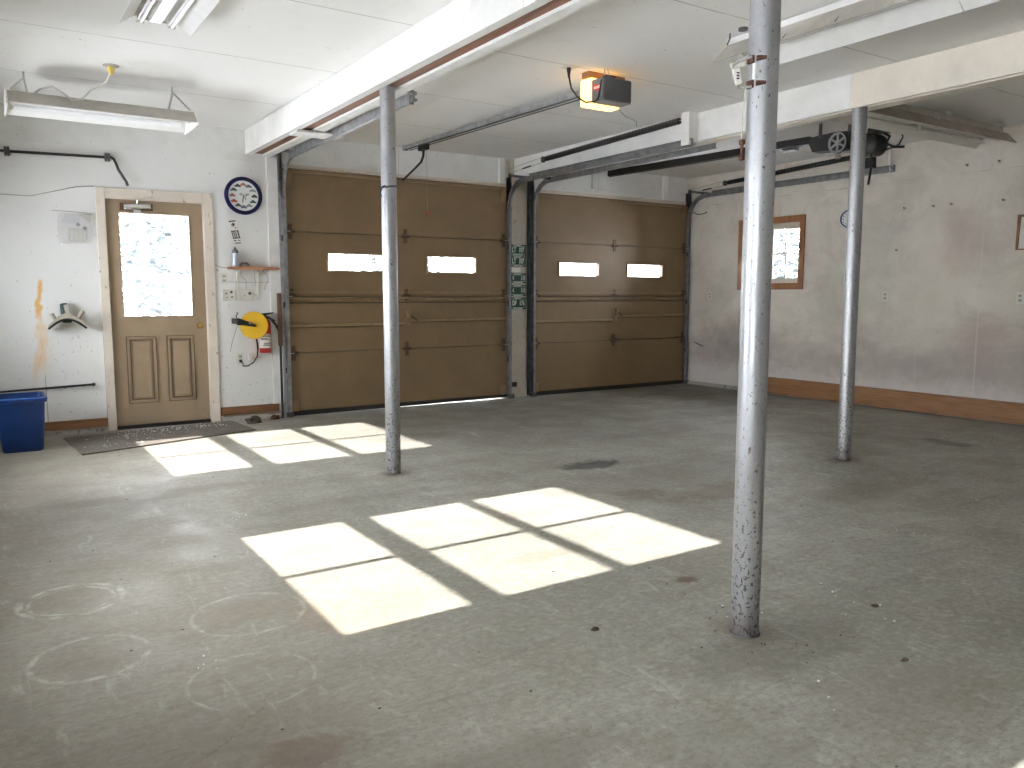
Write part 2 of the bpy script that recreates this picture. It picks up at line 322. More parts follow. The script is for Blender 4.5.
w = MB(); wy0, wy1, wz0, wz1 = 6.585, 7.49, 1.445, 2.24
w.box(XW, XW+.2, YB, wy0, 0, ZC); w.box(XW, XW+.2, wy1, YW, 0, ZC); w.box(XW, XW+.2, wy0, wy1, 0, wz0); w.box(XW, XW+.2, wy0, wy1, wz1, ZC)
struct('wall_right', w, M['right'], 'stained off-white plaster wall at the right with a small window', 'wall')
# left wall with three tall daylight windows (outside the frame; their sun falls on the slab)
WIN = ((-.45, .985, .29), (2.845, 4.335, 3.598), (6.13, 7.69, 6.895))
zs, zh = .949, 1.914
w = MB(); ys = [YB] + [v for a, b, _ in WIN for v in (a-.06, b+.06)] + [YW]
for i in range(0, len(ys), 2): w.box(XL-.12, XL, ys[i], ys[i+1], 0, ZC)
for a, b, _ in WIN:
    w.box(XL-.12, XL, a-.06, b+.06, 0, zs-.08); w.box(XL-.12, XL, a-.06, b+.06, zh+.14, ZC)
struct('wall_left', w, M['front'], 'white left wall with tall daylight windows', 'wall')
for i, (a, b, mid) in enumerate(WIN):
    r = thing('window_%d' % (i+2), (XL, mid, zs), 'tall six-pane side window number %d from the back' % (i+1), 'window', kind='structure')
    f = MB(); x0, x1 = XL-.03, XL
    f.box(x0, x1, a-.06, a, zs-.08, zh+.14); f.box(x0, x1, b, b+.06, zs-.08, zh+.14); f.box(x0, x1, a, b, zs-.08, zs); f.box(x0, x1, a, b, zh, zh+.14)
    f.box(x0+.005, x1-.005, a, b, 1.217, 1.288); f.box(x0+.005, x1-.005, a, b, 1.572, 1.612); f.box(x0+.01, x1-.01, mid-.022, mid+.022, zs, zh)
    obj('window_frame', f, M['white'], r); obj('window_pane', MB().box(XL-.018, XL-.014, a, b, zs, zh), M['pane'], r)
struct('wall_back', MB().box(XL-.12, XW+.2, YB-.15, YB, 0, ZC), M['front'], 'white back wall behind the camera', 'wall')

# right window
r = thing('window_1', (XW, 7.03, 1.38), 'small multi-pane window with orange stained wood trim', 'window', kind='structure')
t = MB(); x0, x1 = XW-.022, XW+.0
t.box(x0, x1, 6.51, 6.585, 1.375, 2.31); t.box(x0, x1, 7.49, 7.565, 1.375, 2.31); t.box(x0, x1, 6.585, 7.49, 2.235, 2.31); t.box(x0, x1, 6.585, 7.49, 1.375, 1.45)
obj('window_trim', t, M['orange_wood'], r, .003)
j = MB(); j.box(XW, XW+.2, wy0-.0, wy0+.012, wz0, wz1); j.box(XW, XW+.2, wy1-.012, wy1, wz0, wz1); j.box(XW, XW+.2, wy0+.012, wy1-.012, wz0, wz0+.012); j.box(XW, XW+.2, wy0+.012, wy1-.012, wz1-.012, wz1)
obj('jamb', j, M['orange_wood'], r)
s_ = MB(); a, b = wy0+.012, wy1-.012; sx0, sx1 = XW+.03, XW+.065
s_.box(sx0, sx1, a, a+.022, wz0+.012, wz1-.012); s_.box(sx0, sx1, b-.022, b, wz0+.012, wz1-.012); s_.box(sx0, sx1, a+.022, b-.022, wz0+.012, wz0+.07); s_.box(sx0, sx1, a+.022, b-.022, wz1-.09, wz1-.012)
ga, gb = a+.022, b-.022
for k in (1,2,3): s_.box(sx0+.008, sx1-.004, ga+(gb-ga)*k/4-.009, ga+(gb-ga)*k/4+.009, wz0+.07, wz1-.09)
zm = 1.835; s_.box(sx0+.008, sx1-.004, ga, gb, zm-.009, zm+.009)
obj('sash', s_, M['casing'], r)
obj('window_pane', MB().box(sx1-.004, sx1-.001, ga, gb, wz0+.07, wz1-.09), M['pane'], r)

# curbs and baseboards
struct('baseboard_front', MB().box(-.9, .96, YW-.022, YW, .045, .13), M['brown_base'], 'brown stained baseboard left of the entry door', 'baseboard', bevel=.003)
struct('baseboard_front.001', MB().box(2.01, 2.62, YW-.022, YW, .06, .145), M['brown_base'], 'brown stained baseboard right of the entry door', 'baseboard', bevel=.003)
struct('trim_1', MB().box(-.9, .955, YW-.06, YW, 0, .04), M['curb'], 'dirty gray curb strip under the baseboard left of the entry door', 'trim')
struct('trim_2', MB().box(2.015, 2.66, YW-.06, YW, 0, .05), M['curb'], 'dirty gray curb strip under the baseboard right of the entry door', 'trim')
struct('trim_3', MB().box(XW-.05, XW, 6.98, YW, 0, .045), M['curb'], 'pale curb strip in the far right corner', 'trim')
struct('baseboard_right', MB().box(8.64, XW, YB, 6.98, .012, .224), M['base_wood'], 'wide orange-brown wood base board along the right wall', 'baseboard', bevel=.004)

# ------------------------------------------------------------------ ceiling beams
def beam(name, x0, x1, zb, label, ply=None, lean=0):
    r = thing(name, ((x0+x1)/2, 3, zb), label, 'beam', kind='structure')
    t = .07; Y0, Y1 = YB, YW
    if ply is None:
        for u, v in ((Y0,1.03), (1.03,3.47), (3.47,5.78), (5.78,Y1-.004)): obj('side_board', MB().box(x0, x0+.02, u+.002, v-.002, zb, ZC-.006), M['white_board'], r, .0015)
    else:
        obj('side_board', MB().box(x0, x0+.02, ply+.001, Y1, zb, ZC-.005), M['white_board'], r)
        o = obj('side_board', MB().box(x0, x0+.02, Y0, ply-.001, zb, ZC-.005), M['cream_ply'], r); o['label'] = 'cream plywood facing'
    mm = M['white_board'] if ply is None else M['cream_ply']
    sl = .07 if ply is None else .045
    obj('bottom_strip', MB().box(x0+.02, x0+sl, Y0, Y1, zb+.004, zb+.06), M['white_board'], r)
    obj('bottom_strip', MB().box(x1-(.085 if ply is None else .12), x1, Y0, Y1, zb+.003, zb+.05), mm, r)
    obj('beam_core', MB().box(x0+sl, x1-.01, Y0, Y1, zb+.022, ZC), M['raw_wood'], r)
    obj('side_board', MB().box(x1-.01, x1, Y0, Y1, zb+.05, ZC), M['white_board'], r)
    return r
beam('ceiling_beam', 2.355, 2.62, 2.735, 'white boxed ceiling beam at left with a raw wood slot underneath')
beam('ceiling_beam', 5.63, 5.84, 2.72, 'boxed ceiling beam at right, white then cream plywood', 3.86)
o = obj('cleat_board', MB().box(2.38, 2.80, 6.99, 7.2, 2.712, 2.733), M['white_board'], None, .002)
tag(o, 'short pale board nailed crosswise under the left ceiling beam', 'board')
r = thing('hanger_board', (5.53, 5.5, 2.68), 'white upright board on the right beam holding a track end', 'board')
obj('board', MB().box(5.51, 5.628, 5.42, 5.52, 2.68, 2.975), M['white_board'], r, .003); obj('bolt', MB().cyl((5.57,5.415,2.69), (5.57,5.395,2.69), .014, 8), M['steel'], r)

# ------------------------------------------------------------------ steel posts
def post(base, top, label, rad=.054):
    r = thing('steel_post', (*base[:2], 0), label, 'post', 'round steel posts under the ceiling beams')
    obj('shaft', MB().tube([base, top], rad, 32), M['pipe'], r, smooth=True)
    tx, ty, tz = top
    obj('cap_plate', MB().box(tx-.036, tx+.036, ty-.04, ty+.04, tz-.001, tz+.006), M['dark_track'], r)
    obj('footing', MB().lathe([(rad+.006,0),(rad+.004,.004),(rad,.006)], (base[0],base[1],.0005), n=24), M['dark_track'], r); return r
p1 = post((2.471,5.34,0), (2.471,5.34,2.752), 'galvanized steel post nearest the entry door, with a wire clamp')
p2 = post((2.413,2.012,0), (2.413,2.012,2.752), 'tall foreground galvanized steel post with a rusty latch')
p3 = post((5.692,3.815,0), (5.692,3.815,2.728), 'galvanized steel post in front of the right wall, rusted at its base')
# wire clamp on the first post
m = MB(); pts = [(2.471+.058*math.cos(a), 5.34+.058*math.sin(a), 2.068+.006*math.cos(a)) for a in (2*PI*k/24 for k in range(25))]
m.tube(pts, .0075, 6); m.tube([(2.42,5.30,2.07), (2.39,5.28,2.055), (2.375,5.275,2.02), (2.38,5.275,1.985)], .007, 6)
tag(obj('wire_clamp', m, M['dark_track']), 'twisted wire clamp around the post nearest the entry door', 'clamp')
# latch bracket on the foreground post
r = thing('latch_bracket', (2.37,2.0,2.0), 'rusty latch bracket with white tag on the foreground post', 'bracket')
for z in (2.146, 2.06):
    obj('clip', MB().box(2.352, 2.384, 2.008, 2.038, z-.014, z+.014).cyl((2.358,1.998,z), (2.384,1.974,z), .010, 10), M['rust'], r, .004)
obj('white_bar', MB().box(2.353, 2.367, 1.998, 2.012, 2.075, 2.131), M['white'], r, .002)
obj('loop', MB().tube([(2.358,2.01,2.155), (2.338,2.055,2.15), (2.318,2.07,2.13), (2.322,2.07,2.085), (2.342,2.06,2.055), (2.354,2.01,2.05)], .005, 6), M['wire'], r)
tg = obj('tag', MB().prism([(2.308,2.06,2.115), (2.328,2.046,2.119), (2.342,2.046,2.068), (2.324,2.058,2.06)], (.004,.008,0)), M['label'], r)
m = MB(); [m.box(2.318, 2.328, 2.047, 2.052, z, z+.004) for z in (2.10, 2.09, 2.08)]; obj('tag_print', m, M['ink'], tg)
obj('top_stub', MB().cyl((2.36,2.05,2.14), (2.325,2.09,2.135), .012, 10), M['off'], r)
r = thing('hanging_cord', (2.355,2.06,1.8), 'thin cord hung with a rusty turnbuckle beside the foreground post', 'cord')
obj('cord', MB().tube([(2.362,2.045,2.05), (2.356,2.05,1.96), (2.354,2.05,1.87)], .0025, 6), M['cord_white'], r)
obj('turnbuckle', MB().lathe([(.001,0),(.012,.004),(.012,.016),(.006,.02),(.006,.055),(.012,.06),(.012,.074),(.001,.078)], (2.356,2.05,1.796), n=10), M['rust'], r)

# ------------------------------------------------------------------ entry door
r = thing('door_1', (1.475, YW, 0), 'tan entry door with a big glass pane above two raised panels', 'door', kind='structure')
y0, y1 = YW+.02, YW+.064; gx0, gx1, gz0, gz1 = 1.155, 1.782, 1.102, 2.086
s_ = MB(); s_.box(1.037, gx0, y0, y1, .035, 2.212); s_.box(gx1, 1.913, y0, y1, .035, 2.212); s_.box(gx0, gx1, y0, y1, .035, gz0); s_.box(gx0, gx1, y0, y1, gz1, 2.212)
obj('door_slab', s_, M['entry'], r)
for a, b in ((1.155,1.43), (1.525,1.785)):
    z0, z1 = .245, .905; m = MB(); wv = .028
    for q in ((a,b,z0,z0+wv), (a,b,z1-wv,z1), (a,a+wv,z0+wv,z1-wv), (b-wv,b,z0+wv,z1-wv)): m.box(q[0], q[1], y0-.010, y0+.001, q[2], q[3])
    m.box(a+.055, b-.055, y0-.008, y0+.001, z0+.055, z1-.055)
    rp = obj('raised_panel', m, M['entry'], r, .006)
    m = MB()
    for u, wv in ((0,.008), (.036,.008)):
        for q in ((a+u,b-u,z0+u,z0+u+wv), (a+u,b-u,z1-u-wv,z1-u), (a+u,a+u+wv,z0+u+wv,z1-u-wv), (b-u-wv,b-u,z0+u+wv,z1-u-wv)): m.box(q[0], q[1], y0-.012, y0-.001, q[2], q[3])
    obj('grimy_groove', m, M['groove'], rp)
m = MB(); wv = .014
for q in ((gx0-wv,gx1+wv,gz0-wv,gz0), (gx0-wv,gx1+wv,gz1,gz1+wv), (gx0-wv,gx0,gz0,gz1), (gx1,gx1+wv,gz0,gz1)): m.box(q[0], q[1], y0-.008, y0+.002, q[2], q[3])
obj('glass_stop', m, M['entry'], r, .003)
obj('door_pane', MB().box(gx0, gx1, y0+.02, y0+.024, gz0, gz1), M['pane'], r)
obj('door_knob', MB().lathe([(.03,0),(.03,.006),(.012,.01),(.012,.03),(.026,.038),(.031,.05),(.026,.062),(.0,.066)], (1.845,y0,1.0), (0,-1,0)), M['brass'], r, smooth=True)
cl = obj('door_closer', MB().cyl((1.19,y0-.035,2.145), (1.43,y0-.035,2.155), .027, 16), M['chrome'], r, smooth=True)
obj('mount_plate', MB().box(1.165, 1.455, y0-.012, y0, 2.115, 2.18), M['rust'], cl)
obj('closer_arm', MB().tube([(1.31,y0-.04,2.175), (1.315,y0-.05,2.21), (1.45,YW-.055,2.25), (1.43,YW-.05,2.235)], .007, 6), M['steel'], cl)
obj('bracket', MB().box(1.28, 1.345, y0-.02, y0, 2.09, 2.12), M['chrome'], cl)
m = MB(); [m.box(1.0355, 1.0375, y0-.006, y0+.02, z-.045, z+.045) for z in (.3,1.15,2.0)]; obj('hinge', m, M['brass'], r)
m = MB(); c0 = YW-.022
m.box(.955, 1.035, c0, YW, 0, 2.315); m.box(1.915, 2.01, c0, YW, 0, 2.315); m.box(1.035, 1.915, c0, YW, 2.215, 2.315)
obj('door_casing', m, M['casing'], r, .006)
m = MB(); m.box(1.035-.005, 1.037, YW, YW+.1, .0, 2.215); m.box(1.913, 1.92, YW, YW+.1, 0, 2.215); m.box(1.037, 1.913, YW, YW+.1, 2.212, 2.22); obj('door_jamb', m, M['casing'], r)
obj('threshold', MB().box(1.036, 1.914, YW-.0, YW+.12, 0, .0345), M['rubber'], r)

# ------------------------------------------------------------------ overhead garage doors
def garage_door(name, x0, x1, top, wins, label, lockz, gap):
    r = thing(name, ((x0+x1)/2, YW, 0), label, 'garage door', kind='structure')
    ya, yb = YW-.052, YW-.004; zz = [.035, .682, 1.292, 1.975, top]
    for k in range(4):
        z0, z1 = zz[k]+.0035, zz[k+1]-.0035
        if k != 2: obj('section', MB().box(x0, x1, ya, yb, z0, z1), M['tan_door'], r, .003)
        else:
            m = MB(); (a0,a1,b0,b1), (c0_,c1_,_,_) = wins
            m.box(x0, a0, ya, yb, z0, z1); m.box(a1, c0_, ya, yb, z0, z1); m.box(c1_, x1, ya, yb, z0, z1)
            for u, v in ((a0,a1), (c0_,c1_)): m.box(u, v, ya, yb, z0, b0); m.box(u, v, ya, yb, b1, z1)
            sec = obj('section', m, M['tan_door'], r)
            for u, v in ((a0,a1), (c0_,c1_)):
                f = MB(); t = .022
                for q in ((u-t,v+t,b0-t,b0), (u-t,v+t,b1,b1+t), (u-t,u,b0,b1), (v,v+t,b0,b1)): f.box(q[0], q[1], ya-.018, ya, q[2], q[3])
                obj('window_frame', f, M['tan_metal'], sec, .004)
                obj('window_pane', MB().box(u, v, ya+.03, ya+.033, b0, b1), M['pane'], sec)
    for z in zz[1:4]: obj('added_seam_backer', MB().box(x0+.002, x1-.002, yb-.012, yb, z-.02, z+.02), M['rubber'], r)  # added dark backer: stops light leaking through the gap and darkens it
    xm = (x0+x1)/2
    obj('strut', MB().prism([(x0+.01,ya,1.285), (x0+.01,ya-.05,1.275), (x0+.01,ya-.05,1.267), (x0+.01,ya-.012,1.262), (x0+.01,ya-.012,1.238), (x0+.01,ya-.03,1.232), (x0+.01,ya,1.228)], (x1-x0-.02,0,0)), M['tan_metal'], r)
    obj('strut', MB().box(x0+.01, x1-.01, ya-.012, ya, 1.325, 1.345), M['tan_metal'], r)
    obj('strut', MB().box(x0+.02, x1-.02, ya-.02, ya, top-.045, top-.02), M['tan_metal'], r)
    lz, rz = lockz
    obj('lock_bar', MB().box(x0+.01, xm-.02, ya-.034, ya-.008, lz-.014, lz+.014), M['bar_metal'], r, .002)
    obj('lock_bar', MB().box(xm+.04, x1-.01, ya-.034, ya-.008, rz-.014, rz+.014), M['bar_metal'], r, .002)
    obj('bar_shade', MB().box(x0+.01, xm-.02, ya-.012, ya, lz-.026, lz-.014), M['shade_brown'], r); obj('bar_shade', MB().box(xm+.04, x1-.01, ya-.012, ya, rz-.026, rz-.014), M['shade_brown'], r)  # dark strips paint the shade line under the lightened lock bars
    obj('bar_shade', MB().box(x0+.01, x1-.01, ya-.014, ya, 1.214, 1.226), M['shade_brown'], r)  # painted shade line under the strut
    lk = obj('lock_handle', MB().box(xm-.02, xm+.045, ya-.04, ya, lz-.02, lz+.06).box(xm-.015, xm+.025, ya-.075, ya-.03, rz+.03, rz+.11), M['tan_metal'], r, .006)
    obj('latch_arm', MB().tube([(xm+.02,ya-.06,rz+.06), (xm+.09,ya-.05,rz+.02), (xm+.12,ya-.04,rz)], .009, 6), M['shade_brown'], lk)
    for z in zz[1:4]:
        for xx in (x0+.045, xm, x1-.045):
            m = MB().box(xx-.04, xx+.04, ya-.016, ya, z-.022, z+.02).box(xx-.022, xx+.022, ya-.012, ya, z-.08, z+.08).cyl((xx-.05,ya-.02,z), (xx+.05,ya-.02,z), .015, 8)
            hg = obj('hinge', m, M['shade_brown'], r, .002)
            if xx != xm:
                s1 = -1 if xx < xm else 1
                obj('roller', MB().cyl((xx,ya-.03,z), (xx+s1*.06,ya-.03,z), .006, 8).cyl((xx+s1*.062,ya-.03,z), (xx+s1*.078,ya-.03,z), .021, 14), M['steel'], hg)
    for xx in (x0+.05, x1-.05):
        obj('top_bracket', MB().prism([(xx-.03,ya,top-.2), (xx-.03,ya-.035,top-.06), (xx-.03,ya-.05,top-.03), (xx-.03,ya,top-.02)], (.06,0,0)), M['tan_metal'], r)
        obj('bottom_bracket', MB().box(xx-.04, xx+.04, ya-.012, ya, .05, .17), M['tan_metal'], r, .004)
    m = MB().prism([(x0,ya-.004,.055), (x1,ya-.004,.055), (x1,ya-.004,gap), (x0,ya-.004,0.0)], (0,.035,0)); obj('bottom_seal', m, M['rubber'], r)
    return r
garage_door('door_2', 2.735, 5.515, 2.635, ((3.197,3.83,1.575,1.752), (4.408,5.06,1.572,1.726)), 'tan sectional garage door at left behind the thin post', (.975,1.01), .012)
garage_door('door_3', 5.92, 8.632, 2.60, ((6.338,6.99,1.56,1.722), (7.513,8.163,1.56,1.724)), 'tan sectional garage door at right by the corner', (.965,1.015), 0.0)  # same paint as the left garage door
struct('trim_4', MB().box(LD[0]-.03, LD[1]+.03, YW-.03, YW, 2.645, 2.675), M['casing'], 'thin casing strip above the left garage door', 'trim')
struct('trim_5', MB().box(RD[0]-.03, RD[1]+.03, YW-.03, YW, 2.61, 2.645), M['casing'], 'thin casing strip above the right garage door', 'trim')
struct('trim_6', MB().box(5.575, 5.80, YW-.055, YW, 0, ZC), M['jamb'], 'weathered beige jamb board between the two garage doors', 'trim')
struct('trim_7', MB().box(2.565, 2.69, YW-.025, YW, .145, 2.735), M['white_board'], 'narrow white board upright left of the left garage door', 'trim')
struct('trim_8', MB().box(5.43, 5.50, YW-.04, YW, 2.675, ZC), M['white_board'], 'short white upright above the center jamb', 'trim')
struct('trim_9', MB().box(8.19, 8.27, YW-.04, YW, 2.645, ZC), M['white_board'], 'short white upright above the right garage door', 'trim')
o = obj('access_cover', MB().box(6.90, 7.42, YW-.03, YW, 2.715, 2.955), M['front'], None, .002); tag(o, 'square white cover panel above the right garage door', 'panel')
o = obj('block', MB().box(5.60, 5.66, YW-.075, YW-.055, .14, .2), M['rubber']); o.name = 'sensor_block'; tag(o, 'small black block low on the jamb between garage doors', 'sensor')

# ------------------------------------------------------------------ tracks
def track(name, x, ztop, yend, side, mm, label, angle_top, bracket=None):
    r = thing(name, (x, YW-.08, 0), label, 'garage door track', 'overhead door tracks')
    yv, R = YW-.085, .32
    path = [(x,yv,.02), (x,yv,.6), (x,yv,1.5), (x,yv,ztop-R)] + [(x, yv-R*(1-math.cos(a)), ztop-R+R*math.sin(a)) for a in (PI/2*k/12 for k in range(1,13))] + [(x, yv-R-.8, ztop+.005), (x, (yend+yv)/2-.6, ztop+.01), (x, yend, ztop+.015)]
    s = side; t = .003; wd = .028
    prof = [(s*-.026,wd), (s*.0,wd), (s*.0,wd-t), (s*-.0,wd-t), (s*.0,-wd), (s*-.026,-wd), (s*-.026,-wd+t*2), (s*-.006,-wd+t*2), (s*-.006,wd-t*2), (s*-.026,wd-t*2)]
    prof = [prof[0], prof[1], prof[4], prof[5], prof[6], prof[7], prof[8], prof[9]]
    obj('rail', MB().sweepx(path, prof), mm, r)
    # wall angle beside the upright, flag plate and brace
    am = M['track'] if mm is M['track'] else M['dark_track']
    obj('wall_angle', MB().box(x+s*.004, x+s*.03, YW-.045, YW-.0, .01, ztop+.07).box(x+s*.004, x+s*.008, YW-.11, YW-.02, .01, ztop+.07), am, r)
    m = MB().prism([(x+s*.004,YW-.05,ztop+.11), (x+s*.004,YW-.09,ztop+.12), (x+s*.004,YW-.12,ztop-.05), (x+s*.004,YW-.1,ztop-.42), (x+s*.004,YW-.05,ztop-.42)], (s*.004,0,0)); obj('flag_plate', m, am, r)
    m = MB().prism([(x+s*.004,YW-.07,ztop+.105), (x+s*.004,YW-.07,ztop+.075), (x+s*.004,yv-R-.06,ztop+.0), (x+s*.004,yv-R-.06,ztop+.035)], (s*.025,0,0)); obj('brace', m, am, r)
    for z in (.5, 1.2, 1.9):
        obj('track_bracket', MB().box(x-.02, x+.026, YW-.088, YW-.05, z-.03, z+.03), M['dark_track'], r)
    obj('horizontal_angle', MB().box(x+s*.002, x+s*.006, yend, yv-R-.1, ztop-.02, ztop+.055).box(x-s*.022, x+s*.006, yend, yv-R-.1, ztop+.051, ztop+.055), mm, r)
    if bracket:
        obj('hanger', MB().box(x+s*.006, x+s*.011, yend+.05, yend+.09, ztop-.03, ZC).box(x-s*.02, x+s*.011, yend+.05, yend+.054, ztop-.03, ZC), mm if bracket == 1 else M['white_board'], r)
        m = MB(); [m.cyl((x-s*.03,yend+.02,ztop+dz), (x+s*.015,yend+.02,ztop+dz), .009, 8) for dz in (.0,.04)]; obj('bolt', m, M['steel'], r)
    obj('base_foot', MB().box(x-.035, x+.04, YW-.13, YW-.06, 0.0, .055), M['dark_track'], r, .004)
    return r
track('door_track', 2.705, 2.715, 5.39, -1, M['track'], 'galvanized track at the far left side of the left garage door', 0, 1)
track('door_track', 5.545, 2.68, 5.40, 1, M['mid_track'], 'galvanized track on the right side of the left garage door', 0, None)
track('door_track', 5.895, 2.70, 5.45, -1, M['mid_track'], 'track on the left side of the right garage door, mostly behind the beam', 0, None)
track('door_track', 8.655, 2.70, 5.33, 1, M['mid_track'], 'dark track along the right wall for the right garage door', 0, 2)

# ------------------------------------------------------------------ extension springs
def spring(a, b, label, cable_to, r_=.031):
    r = thing('extension_spring', b, label, 'spring', 'black extension springs above the garage doors')
    A, B = Vector(a), Vector(b); n = 90; m = MB(); pts, rad = [], []
    for k in range(n+1):
        pts.append(A.lerp(B, k/n)); rad.append(r_*(1 if k % 2 else .9))
    m.tube(pts, rad, 12); obj('coil', m, M['black'], r, smooth=False)
    d = (B-A).normalized()
    m = MB().lathe([(.006,-.012),(.036,-.012),(.03,0),(.036,.012),(.006,.012)], A-d*.055, (1,0,0), 18); m.box(A.x-.018, A.x-.012, A.y-.02, A.y+.08, A.z-.012, A.z+.012)
    obj('pulley', m, M['dark_track'], r)
    obj('spring_hook', MB().tube([B, B+d*.04, B+d*.07+Vector((0,0,.012))], .006, 6), M['steel'], r)
    obj('cable', MB().tube([A-d*.06+Vector((0,0,.03)), cable_to], .003, 6).tube([A-d*.06-Vector((0,0,.03)), Vector(cable_to)-Vector((0,0,.05))], .003, 6), M['wire'], r)
    obj('cable_clip', MB().tube([Vector(cable_to)+(A-Vector(cable_to))*.35-Vector((0,0,.04)), Vector(cable_to)+(A-Vector(cable_to))*.58-Vector((0,0,.034))], .009, 6), M['black'], r)
spring((5.53,7.68,2.862), (5.53,5.56,2.915), 'black spring tube along the white face of the right beam', (5.53,8.42,2.845))
spring((8.60,7.70,2.825), (8.60,5.45,2.915), 'black spring tube high along the right wall', (8.60,8.42,2.80))

# ------------------------------------------------------------------ door opener (gray, lit) over the left door
r = thing('door_opener', (4.06,4.85,2.98), 'gray garage door opener with a glowing amber lens and rail', 'garage door opener')
m = MB().box(3.92, 4.19, 4.72, 4.855, 2.74, 2.905); hs = obj('housing', m, M['dark_gray'], r, .012)
m = MB().box(3.911, 3.922, 4.728, 4.855, 2.744, 2.90); o = obj('side_panel', m, M['mid_gray'], hs, .004); 
m = MB().box(3.925, 4.185, 4.724, 4.852, 2.735, 2.742); obj('bottom_panel', m, M['mid_gray'], hs)
bd = MB().lathe([(.001,-.0),(.038,.0),(.038,.0015),(.0,.0015)], (0,0,0), (-1,0,0), 24); bmesh.ops.transform(bd.bm, matrix=Matrix.Translation((3.9105,4.79,2.835)) @ Matrix.Rotation(math.radians(12),4,'X') @ Matrix.Diagonal((1,1.3,.62,1)), verts=bd.bm.verts)
bg = obj('badge', bd, M['red_plastic'], hs)
m = MB(); [m.box(3.907, 3.9092, 4.79-.034+.0145*k, 4.79-.034+.0145*k+.0095, 2.826, 2.845) for k in range(5)]; obj('badge_lettering', m, M['label'], bg)
obj('light_lens', MB().box(3.905, 4.2, 4.857, 4.99, 2.726, 2.925), M['lens'], r, .015)
obj('mounting_block', MB().box(3.915, 4.275, 4.895, 4.98, 2.935, 2.98), M['block_wood'], r, .002)
obj('mounting_strap', MB().tube([(3.95,4.75,2.9), (3.975,4.78,2.975)], .006, 4).tube([(4.0,4.745,2.9), (4.0,4.78,2.975)], .006, 4), M['steel'], r)
rl = obj('opener_rail', MB().prism([(4.085,8.42,2.975), (4.115,8.42,2.975), (4.115,8.42,2.925), (4.085,8.42,2.925)], (0,-3.43,-.05)).box(4.07,4.13,8.40,8.42,2.92,2.98), M['track'], r)
obj('drive_chain', MB().tube([(4.07,8.35,2.918), (4.07,4.99,2.866)], .007, 6).tube([(4.13,8.35,2.918), (4.13,4.99,2.866)], .005, 6), M['black'], rl)
obj('trolley', MB().box(4.07, 4.13, 7.88, 8.04, 2.86, 2.925), M['black'], rl, .005)
obj('door_arm', MB().tube([(4.1,7.96,2.87), (4.1,7.97,2.80), (4.1,8.02,2.745), (4.1,8.16,2.70), (4.1,8.49,2.60)], [.016,.014,.013,.012,.012], 8), M['black'], r)
obj('power_cord', MB().tube([(3.735,4.905,2.978), (3.737,4.905,2.94), (3.74,4.905,2.90), (3.755,4.9,2.83), (3.80,4.88,2.765), (3.86,4.86,2.735), (3.9,4.80,2.735), (3.905,4.77,2.75), (3.907,4.755,2.80), (3.909,4.74,2.87), (3.93,4.728,2.908), (4.05,4.75,2.92)], .007, 8).lathe([(.016,0),(.016,.02),(.01,.05),(.007,.075)], (3.735,4.905,2.978), (0,0,-1), 12), M['black'], r, smooth=True)
o = obj('ceiling_outlet', MB().box(3.69, 3.79, 4.85, 4.95, 2.974, 2.98), M['off'], None, .003); tag(o, 'white ceiling outlet above the gray opener', 'outlet')
o = obj('pull_cord', MB().tube([(4.18,4.86,2.735), (4.2,4.85,2.70), (4.26,4.86,2.675), (4.34,4.87,2.665), (4.375,4.87,2.655), (4.38,4.87,2.62)], .003, 6), M['wire']); tag(o, 'thin gray cord drooping below the gray door opener', 'cord')
r = thing('release_cord', (4.13,7.95,2.2), 'thin release cord with a red tag hanging before the left garage door', 'cord')
obj('string', MB().tube([(4.13,7.95,2.86), (4.134,7.95,2.21)], .002, 5), M['wire'], r); obj('pull_tag', MB().lathe([(.002,0),(.009,.012),(.012,.03),(.006,.05),(.001,.055)], (4.134,7.95,2.165), n=10), M['red_plastic'], r)
# ------------------------------------------------------------------ second opener (black, belt wheel) over the right door
r = thing('door_opener', (7.05,5,2.98), 'old black door opener with a spoked pulley wheel above the right door', 'garage door opener')
rl = obj('opener_rail', MB().prism([(7.02,8.36,2.937), (7.075,8.36,2.937), (7.075,8.36,2.862), (7.02,8.36,2.862)], (0,-3.1,-.055)), M['black'], r)
obj('drive_chain', MB().tube([(7.0,8.3,2.848), (7.0,5.3,2.79)], .006, 6), M['black'], rl)
obj('trolley', MB().box(7.0, 7.09, 5.42, 5.56, 2.775, 2.815), M['dark_track'], rl, .004)
obj('chassis', MB().prism([(7.0,5.26,2.83), (7.0,5.2,2.715), (7.0,4.78,2.69), (7.0,4.7,2.72), (7.0,4.7,2.85), (7.0,4.95,2.875), (7.0,5.2,2.865)], (.14,0,0)), M['black'], r, .006)
m = MB(); R_ = .098; cy, cz = 4.89, 2.758; m.lathe([(R_-.014,-.012),(R_,-.012),(R_-.004,0),(R_,.012),(R_-.014,.012),(R_-.014,-.012)], (6.965,cy,cz), (1,0,0), 40); m.lathe([(.001,-.016),(.02,-.016),(.02,.016),(.001,.016)], (6.965,cy,cz), (1,0,0), 14)
for k in range(6):
    a = PI/3*k + PI/2; m.tube([(6.965,cy+.014*math.cos(a),cz+.014*math.sin(a)), (6.965,cy+(R_-.01)*math.cos(a),cz+(R_-.01)*math.sin(a))], .011, 6)
obj('pulley_wheel', m, M['wheel_metal'], r)
obj('belt', MB().tube([(6.965, cy+(R_+.003)*math.cos(a), cz+(R_+.003)*math.sin(a)) for a in (PI*.45+PI*1.1*k/16 for k in range(17))] + [(6.965,4.60,2.645), (6.965,4.56,2.68), (6.965,cy,cz+R_+.004)], .005, 6), M['rubber'], r)
obj('motor', MB().lathe([(.02,0),(.08,.01),(.1,.03),(.1,.2),(.08,.22),(.02,.23)], (6.94,4.58,2.70), (1,0,0), 20), M['black'], r, smooth=True)
